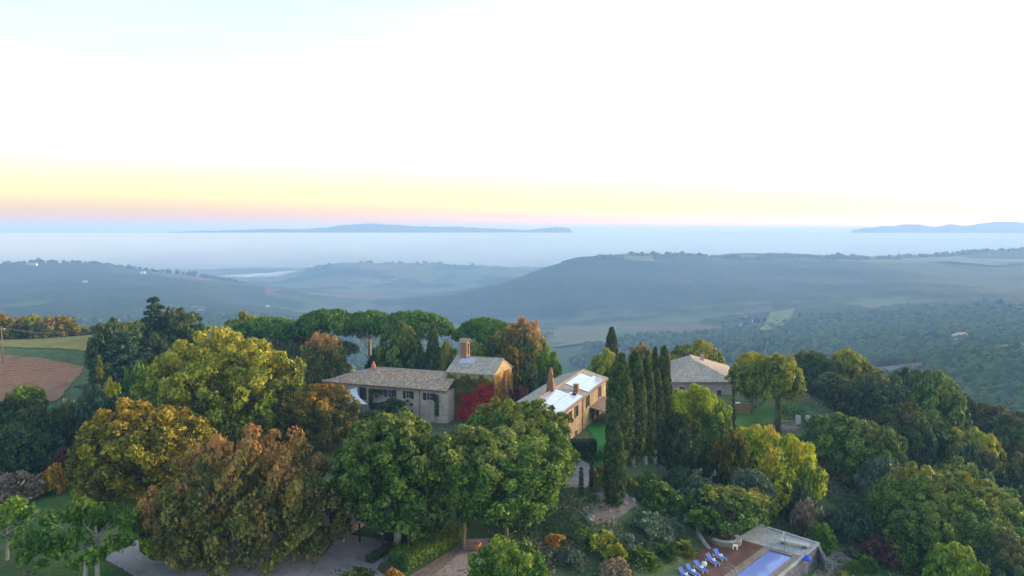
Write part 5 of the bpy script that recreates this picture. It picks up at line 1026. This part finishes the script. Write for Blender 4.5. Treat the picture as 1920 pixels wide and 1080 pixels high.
T(1735, 945, 120, 98, 'oakC', 'oak', 'mid-green oak at the front of the lower right group', 'oak_tree', bottom=.08)
T(1830, 960, 160, 99, 'oakA', 'oak', 'broad green oak crowding the lower right edge', 'oak_tree', bottom=.08)
T(1925, 930, 150, 110, 'oakC', 'wood', 'dark oak cut by the right edge', 'oak_tree', bottom=.08)
T(1790, 1020, 104, 82, 'mid2', 'bright', 'yellow-green treetop at the bottom right', 'young_tree', bottom=.06)
T(1900, 1010, 130, 92, 'oakB', 'wood', 'dark oak in the bottom right corner', 'oak_tree', bottom=.06)
# the pool surroundings
T(1366, 915, 150, 97.5, 'olive', 'oaklight', 'leaning olive tree with yellowish leaves over the pool deck', 'olive_tree', bottom=.25, twin=True)
T(1300, 905, 70, 102, 'bush2', 'grey', 'grey-green bush behind the tree fern', 'garden_bush', bottom=.02, cat='bush')
for px, top, w_, Y, k, m, l in [(1240, 905, 92, 98, 'bush', 'green', 'rounded green bush below the cypress row'), (1310, 882, 84, 103, 'bush', 'grey', 'grey-topped dark bush left of the rusty brown bush'), (1275, 875, 60, 105, 'bush2', 'dark', 'dark bush on the slope under the bluish tree'), (1222, 968, 95, 91, 'bush2', 'grey', 'wide grey-green lavender-like bush in the middle of the slope'), (1165, 1000, 60, 87, 'bush2', 'grey', 'silvery agave clump left of the palms'), (1132, 870, 44, 98.5, 'bush', 'orange', 'small yellow-orange shrub between the thin cypress and the young one'), (1182, 895, 36, 100, 'bush2', 'vine', 'dry olive shrub at the cypress roots'), (1090, 990, 60, 88, 'bush2', 'green', 'green weedy bush on the left bank'), (1130, 1000, 70, 86, 'bush2', 'olive', 'yellow-green grassy bush in the middle of the bank'), (1042, 1000, 40, 86, 'bush2', 'amber', 'small orange shrub at the right foot of the oak'), (1065, 1030, 60, 83, 'bush2', 'grey', 'grey scrub at the bottom of the bank'), (1340, 950, 60, 96, 'bush2', 'dark', 'dark undergrowth behind the olive tree trunk'), (1150, 1045, 60, 82, 'bush2', 'pink', 'brownish bare scrub at the bottom edge below the agave'), (1215, 890, 50, 102, 'bush2', 'green', 'low green bush right behind the tree trunks of the cypress row'), (742, 1066, 44, 75.5, 'bush2', 'amber', 'glowing orange shrub at the foot of the pale oak trunk'), (660, 1068, 80, 74.5, 'bush', 'cypress', 'dark clipped dome bush at the bottom of the drive'), (620, 925, 60, 92, 'bush', 'maroon', 'dark red shrub behind the barn roof'), (700, 770, 90, 128, 'mid2', 'dark', 'dark bush climbing the farmhouse front below the windows'), (735, 745, 60, 136, 'mid3', 'dark', 'dark bush against the farmhouse wall')]:
    T(px, top, w_, Y, k, m, l, 'garden_bush', bottom=.02, cat='bush')
def scatter_bushes():
    k = 0; tries = 0; pts = []
    while k < 44 and tries < 3000:
        tries += 1; y = rng.uniform(80, 128); px = rng.uniform(1075, 1700); x = (px - 960) / F * y
        c, s = math.cos(-PRZ), math.sin(-PRZ); lx = (x - PA.x) * c - (y - PA.y) * s; ly = (x - PA.x) * s + (y - PA.y) * c
        if -9 < lx < 6 and -24 < ly < 9: continue
        if 7 < x < 14 and y > 98 or (px < 1260 and y > 112) or any((x - a) ** 2 + (y - b) ** 2 < 9 for a, b in pts): continue
        pts.append((x, y)); mt = rng.choice(['grey', 'green', 'oak', 'pink', 'dark', 'olive', 'cedar']); z = H(x, y); w_ = rng.uniform(1.2, 3.2); h = w_ * rng.uniform(.5, .85)
        wh = 'on the bank left of the palms' if px < 1180 else ('between the cypress row and the pool' if px < 1420 else ('above the pool terrace corner' if px < 1540 else 'on the grassy slope right of the pool'))
        sz_ = 'small ' if w_ < 1.9 else ('mid-sized ' if w_ < 2.6 else 'wide ')
        plant_tree('wild_bush', x, y, z + h, w_, ('bush', 'bush2')[k % 2], mt, sz_ + {'grey': 'grey-green', 'green': 'fresh green', 'oak': 'mid-green', 'pink': 'bare brownish', 'dark': 'dark green', 'olive': 'yellowish green', 'cedar': 'blue-green'}[mt] + ' wild bush ' + wh, 'bush', 'wild bushes scattered over the slope', bottom=.02, limbs=4); k += 1
scatter_bushes()
# palms: arching fronds from a centre
def palm(px, py, s, label, trunk=0.0, mat='bright', n=34):
    x, y = gz(px, py); z = H(x, y); r = empty('fan_palm', (x, y, z), 0, label, 'palm'); P = []; Q = []; A = []
    for i in range(n):
        a = i * 2.4; el = rng.uniform(.25, 1.45); L = s * rng.uniform(.75, 1.1)
        for t in np.linspace(.25, 1, 9):
            rr_ = L * t * math.cos(el) * 1.1 + .15 * t; zz = trunk + L * t * math.sin(el) - .75 * L * t ** 2.2 * math.cos(el)
            for sd in (-1, 1): P.append((math.cos(a) * rr_ - math.sin(a) * sd * .14 * s * (1.1 - t * .6), math.sin(a) * rr_ + math.cos(a) * sd * .14 * s * (1.1 - t * .6), max(zz, .05))); Q.append((-math.cos(a) * .5, -math.sin(a) * .5, 1))
    P = np.array(P); Q = np.array(Q) + nrg.normal(size=P.shape) * .3
    link('fronds', leaf_mesh('fronds', P, Q, .2 * s, .55 + nrg.normal(size=len(P)) * .2, 1.3), r, LM[mat]); m = MB(); m.tube([(0, 0, -.3), (0, .02, max(trunk, .3) * .5), (0, 0, max(trunk, .35) + .1)], [.16, .13, .17], 8); m.build('trunk', BARK, r)
palm(1196, 1052, 1.7, 'bright green palm clump at the bottom of the slope, left of the loungers')
palm(1216, 1058, 1.3, 'small palm tuft just right of the bright green palm clump')
palm(1250, 1040, 1.6, 'dark green palm clump between the bright one and the loungers', mat='green')
palm(1283, 1035, 1.4, 'brownish green palm clump nearest the loungers', mat='olive')
palm(1306, 1008, 1.35, 'small palm tree with a slim trunk beside the olive tree', 2.3, 'bright', 40)
# ---------------------------------------------------------------- the wood on the right and behind the crest
def wood():
    k = 0; pts = []
    def ok(x, y, d):
        return all((x - a) ** 2 + (y - b) ** 2 > d * d for a, b in pts)
    tries = 0
    while k < 120 and tries < 9000:
        tries += 1; y = rng.uniform(112, 300); px = rng.uniform(1500, 2080); x = (px - 960) / F * y
        if px < 1640 and y < 172: continue
        if y < 132 and px < 1780: continue
        if not ok(x, y, 6.8 + (y - 110) * .012): continue
        pts.append((x, y)); h = rng.uniform(9, 14); w_ = rng.uniform(9, 13); z = H(x, y)
        # keep the crest line of the photo: no crown rises above it
        cl = np.interp(px, [1500, 1560, 1600, 1640, 1700, 1760, 1800, 1860, 1920, 2080], [662, 665, 662, 690, 684, 684, 694, 690, 690, 690]); zc = at(px, float(cl) + rng.uniform(0, 14), y).z
        if z + 4.5 > zc: continue
        h = min(h, zc - z); kk = ('mid1', 'mid2', 'mid3')[k % 3]; mt = rng.choice(['wood', 'wood', 'wood', 'dark', 'oak'] if rng.random() < .93 else ['olive', 'brown'])
        if k % 5 == 0 and y < 190: kk = 'oakC'
        wh = ('at the crest' if y > 215 else ('mid-slope' if y > 160 else 'low down')) + ' of the wood, ' + ('towards the right edge' if px > 1830 else ('above the pale oaks' if px > 1690 else 'behind the spreading oaks')); sz_ = 'broad ' if w_ > 11.6 else ('narrow ' if w_ < 10.2 else '')
        L = {'wood': 'dark green tree in the dense wood on the right', 'dark': 'very dark evergreen in the dense wood on the right', 'oak': 'mid-green oak in the dense wood on the right', 'olive': 'olive-yellow tree in the dense wood on the right', 'brown': 'brown-leaved tree in the dense wood on the right'}[mt]; L = sz_ + L.split(' in the dense')[0] + ' ' + wh
        plant_tree('wood_tree', x, y, z + h, w_, kk, mt, L, bottom=.06, group='trees of the dense wood on the right', limbs=4); k += 1
    # crest trees behind the houses, just under the skyline of the gardens
    k = 0; tries = 0
    while k < 46 and tries < 4000:
        tries += 1; y = rng.uniform(196, 262); px = rng.uniform(180, 1500); x = (px - 960) / F * y
        if not ok(x, y, 8): continue
        cl = np.interp(px, [180, 280, 400, 440, 520, 560, 650, 700, 840, 900, 1000, 1060, 1130, 1250, 1320, 1400, 1500], [610, 600, 612, 600, 610, 620, 690, 700, 690, 655, 660, 700, 690, 668, 655, 672, 668]); z = H(x, y); zc = at(px, float(cl), y).z
        if z + 3 > zc: continue
        pts.append((x, y)); mt = rng.choice(['wood', 'dark', 'oak', 'olive']); bw = 'left of the farmhouse' if px < 620 else ('behind the farmhouse and chapel' if px < 1000 else 'behind the cypresses'); h = min(rng.uniform(7, 12), zc - z)
        plant_tree('hillside_tree', x, y, z + h, rng.uniform(8, 11), ('mid1', 'mid2', 'mid3')[k % 3], mt, {'wood': ('dark green tree on the back slope, ' + ('left of the farmhouse' if px < 620 else ('behind the farmhouse and chapel' if px < 1000 else 'behind the cypresses'))), 'dark': 'very dark evergreen on the back slope, ' + bw, 'oak': ('mid-green oak on the back slope, ' + ('left of the farmhouse' if px < 620 else ('behind the farmhouse and chapel' if px < 1000 else 'behind the cypresses'))), 'olive': 'olive tree on the back slope, ' + bw}[mt], bottom=.06, group='trees on the back slope: ' + mt, limbs=4); k += 1
wood()

# ---------------------------------------------------------------- far woods (one mass) and ground cover
def far_woods():
    n = 85000; th = nrg.uniform(R(-37), R(38), n); r = 300 * np.exp(nrg.random(n) * math.log(3300 / 300) * .999); x = np.sin(th) * r; y = np.cos(th) * r
    fm = forest_mask(x, y); keep = (fm > .35) & (nrg.random(n) < np.clip(r / 900, .35, 1)) & (r < 1150 + 500 * nrg.random(n)) & (r > 410); x, y, r = x[keep], y[keep], r[keep]
    s = 2.6 + nrg.random(len(x)) * 2.8 + r * .0016
    z = hgt(x, y) + np.where(r > 900, 5.5, 2.5)
    # ridge-top tree lines
    lines = [((1120, 480), (1225, 480), 90), ((1225, 484), (1500, 479), 130), ((1500, 476), (1740, 476), 150), ((1740, 473), (1930, 470), 120), ((1800, 500), (1925, 505), 60), ((1560, 475), (1620, 474), 40), ((0, 500), (110, 499), 40), ((640, 497), (700, 495), 34), ((560, 515), (620, 503), 24), ((720, 496), (870, 498), 44), ((880, 501), (1010, 512), 30), ((110, 502), (450, 531), 90)]
    lx, ly, lz, ls = [], [], [], []
    for (a, b), (c, d), k in lines:
        for i in range(k):
            t = rng.random(); px = a + (c - a) * t; col = [p for p in fp if abs(p[0] - px) < 90 and p[1] < 520]
            Y = min(col, key=lambda p: abs(p[0] - px))[2] * rng.uniform(.985, 1.01) if col else 2900
            q = at(px, 500, Y); lx.append(q.x); ly.append(q.y); sz = rng.uniform(4, 9) * (1.5 if rng.random() < .15 else 1); ls.append(sz); lz.append(H(q.x, q.y) + sz * .5 + 3)
    x = np.append(x, lx); y = np.append(y, ly); z = np.append(z, lz); s = np.append(s, ls)
    b = bmesh.new(); bmesh.ops.create_icosphere(b, subdivisions=1, radius=1); b.verts.ensure_lookup_table(); base = np.array([v.co[:] for v in b.verts]); bf = np.array([[v.index for v in f.verts] for f in b.faces]); b.free()
    m = len(x); J = 1 + (nrg.random((m, len(base), 1)) - .5) * .5; V = base[None] * J * s[:, None, None] * np.array([1, 1, .95]); V += np.stack([x, y, z], 1)[:, None]
    Fq = (bf[None] + (np.arange(m) * len(base))[:, None, None]).reshape(-1, 3)
    me = mesh_np('far_woods', V.reshape(-1, 3), Fq); a = me.attributes.new('tone', 'FLOAT', 'FACE'); tn = np.repeat(nrg.random(m), len(bf)) * .8 + nrg.random(len(Fq)) * .2; a.data.foreach_set('value', tn.astype(np.float32))
    mt, nt, bs = nmat('far_canopy'); at_ = N(nt, 'ShaderNodeAttribute', attribute_name='tone'); nt.links.new(ramp(nt, at_.outputs['Fac'], [(0, (.018, .042, .016)), (.5, (.042, .080, .024)), (.85, (.085, .12, .03)), (1, (.14, .12, .03))]), bs.inputs['Base Color']); bs.inputs['Roughness'].default_value = 1; bs.inputs['Specular IOR Level'].default_value = .1
    bump(nt, bs, noise(nt, .5, 4, pos(nt)), 1.5)
    tag(link('far_woods', me, None, mt), 'dense woods covering the far hillsides and ridges', 'woods', kind='stuff'); print('far crowns', m)
far_woods()
def tufts():
    n = 15000; px = nrg.uniform(-100, 2000, n * 4); y = nrg.uniform(72, 175, n * 4); x = (px - 960) / F * y; cl = fbm(x / 3.5, y / 3.5, 3, 77); keep = (cl > .47) & ((x > -2) | (nrg.random(len(x)) < .3)); x, y = x[keep][:n * 3], y[keep][:n * 3]
    # nothing grows on the paving, the roads, the lawns or inside the houses
    c, s = math.cos(-PRZ), math.sin(-PRZ); lx = (x - PA.x) * c - (y - PA.y) * s; ly = (x - PA.x) * s + (y - PA.y) * c
    bad = (lx > -7.4) & (lx < 4.6) & (ly > -24) & (ly < 7.4) | ((x > -23) & (x < -3) & (y < 88)) | ((x > -46) & (x < -24) & (y < 92)) | ((x < -85) & (y > 145)) | ((x > 7) & (x < 13) & (y > 96) & (y < 108)) | ((x > -40) & (x < 46) & (y > 112)) | (px_near(x, y))
    x, y = x[~bad], y[~bad]; z = hgt(x, y); m = len(x); per = 9; idx = np.repeat(np.arange(m), per); d = sph(m * per); d[:, 2] = np.abs(d[:, 2]); sz = (.15 + nrg.random(m) ** 2.5 * .95)[idx][:, None]
    P = np.stack([x, y, z], 1)[idx] + d * sz; tone = np.clip(.5 + (fbm(x / 6, y / 6, 2, 9) - .5) * 1.6, 0, 1)[idx] + nrg.normal(size=m * per) * .12
    mt = leafmat('scrub_leaves', (.02, .055, .014), (.06, .10, .030), (.19, .16, .09))
    tag(link('ground_scrub', leaf_mesh('ground_scrub', P, d + nrg.normal(size=d.shape) * .4, .16, tone), None, mt), 'low weeds and scrub covering the slopes', 'ground cover', kind='stuff')
def px_near(x, y):
    return (x > -62) & (x < -36) & (y > 76) & (y < 120)
tufts()
def fallen_leaves():
    n = 5200; x = nrg.uniform(-48, -2, n); y = nrg.uniform(73, 90, n); k = fbm(x / 4, y / 4, 3, 41) + nrg.random(n) * .25 > .58; x, y = x[k], y[k]; n = len(x)
    P = np.stack([x, y, hgt(x, y) + .09], 1); Q = np.tile([0, 0, 1.0], (n, 1)) + nrg.normal(size=(n, 3)) * .3
    tag(link('fallen_leaves', leaf_mesh('fallen_leaves', P, Q, .11, nrg.random(n)), None, LM['brown']), 'fallen leaves strewn over the gravel drive and yard', 'fallen leaves', kind='stuff')
fallen_leaves()
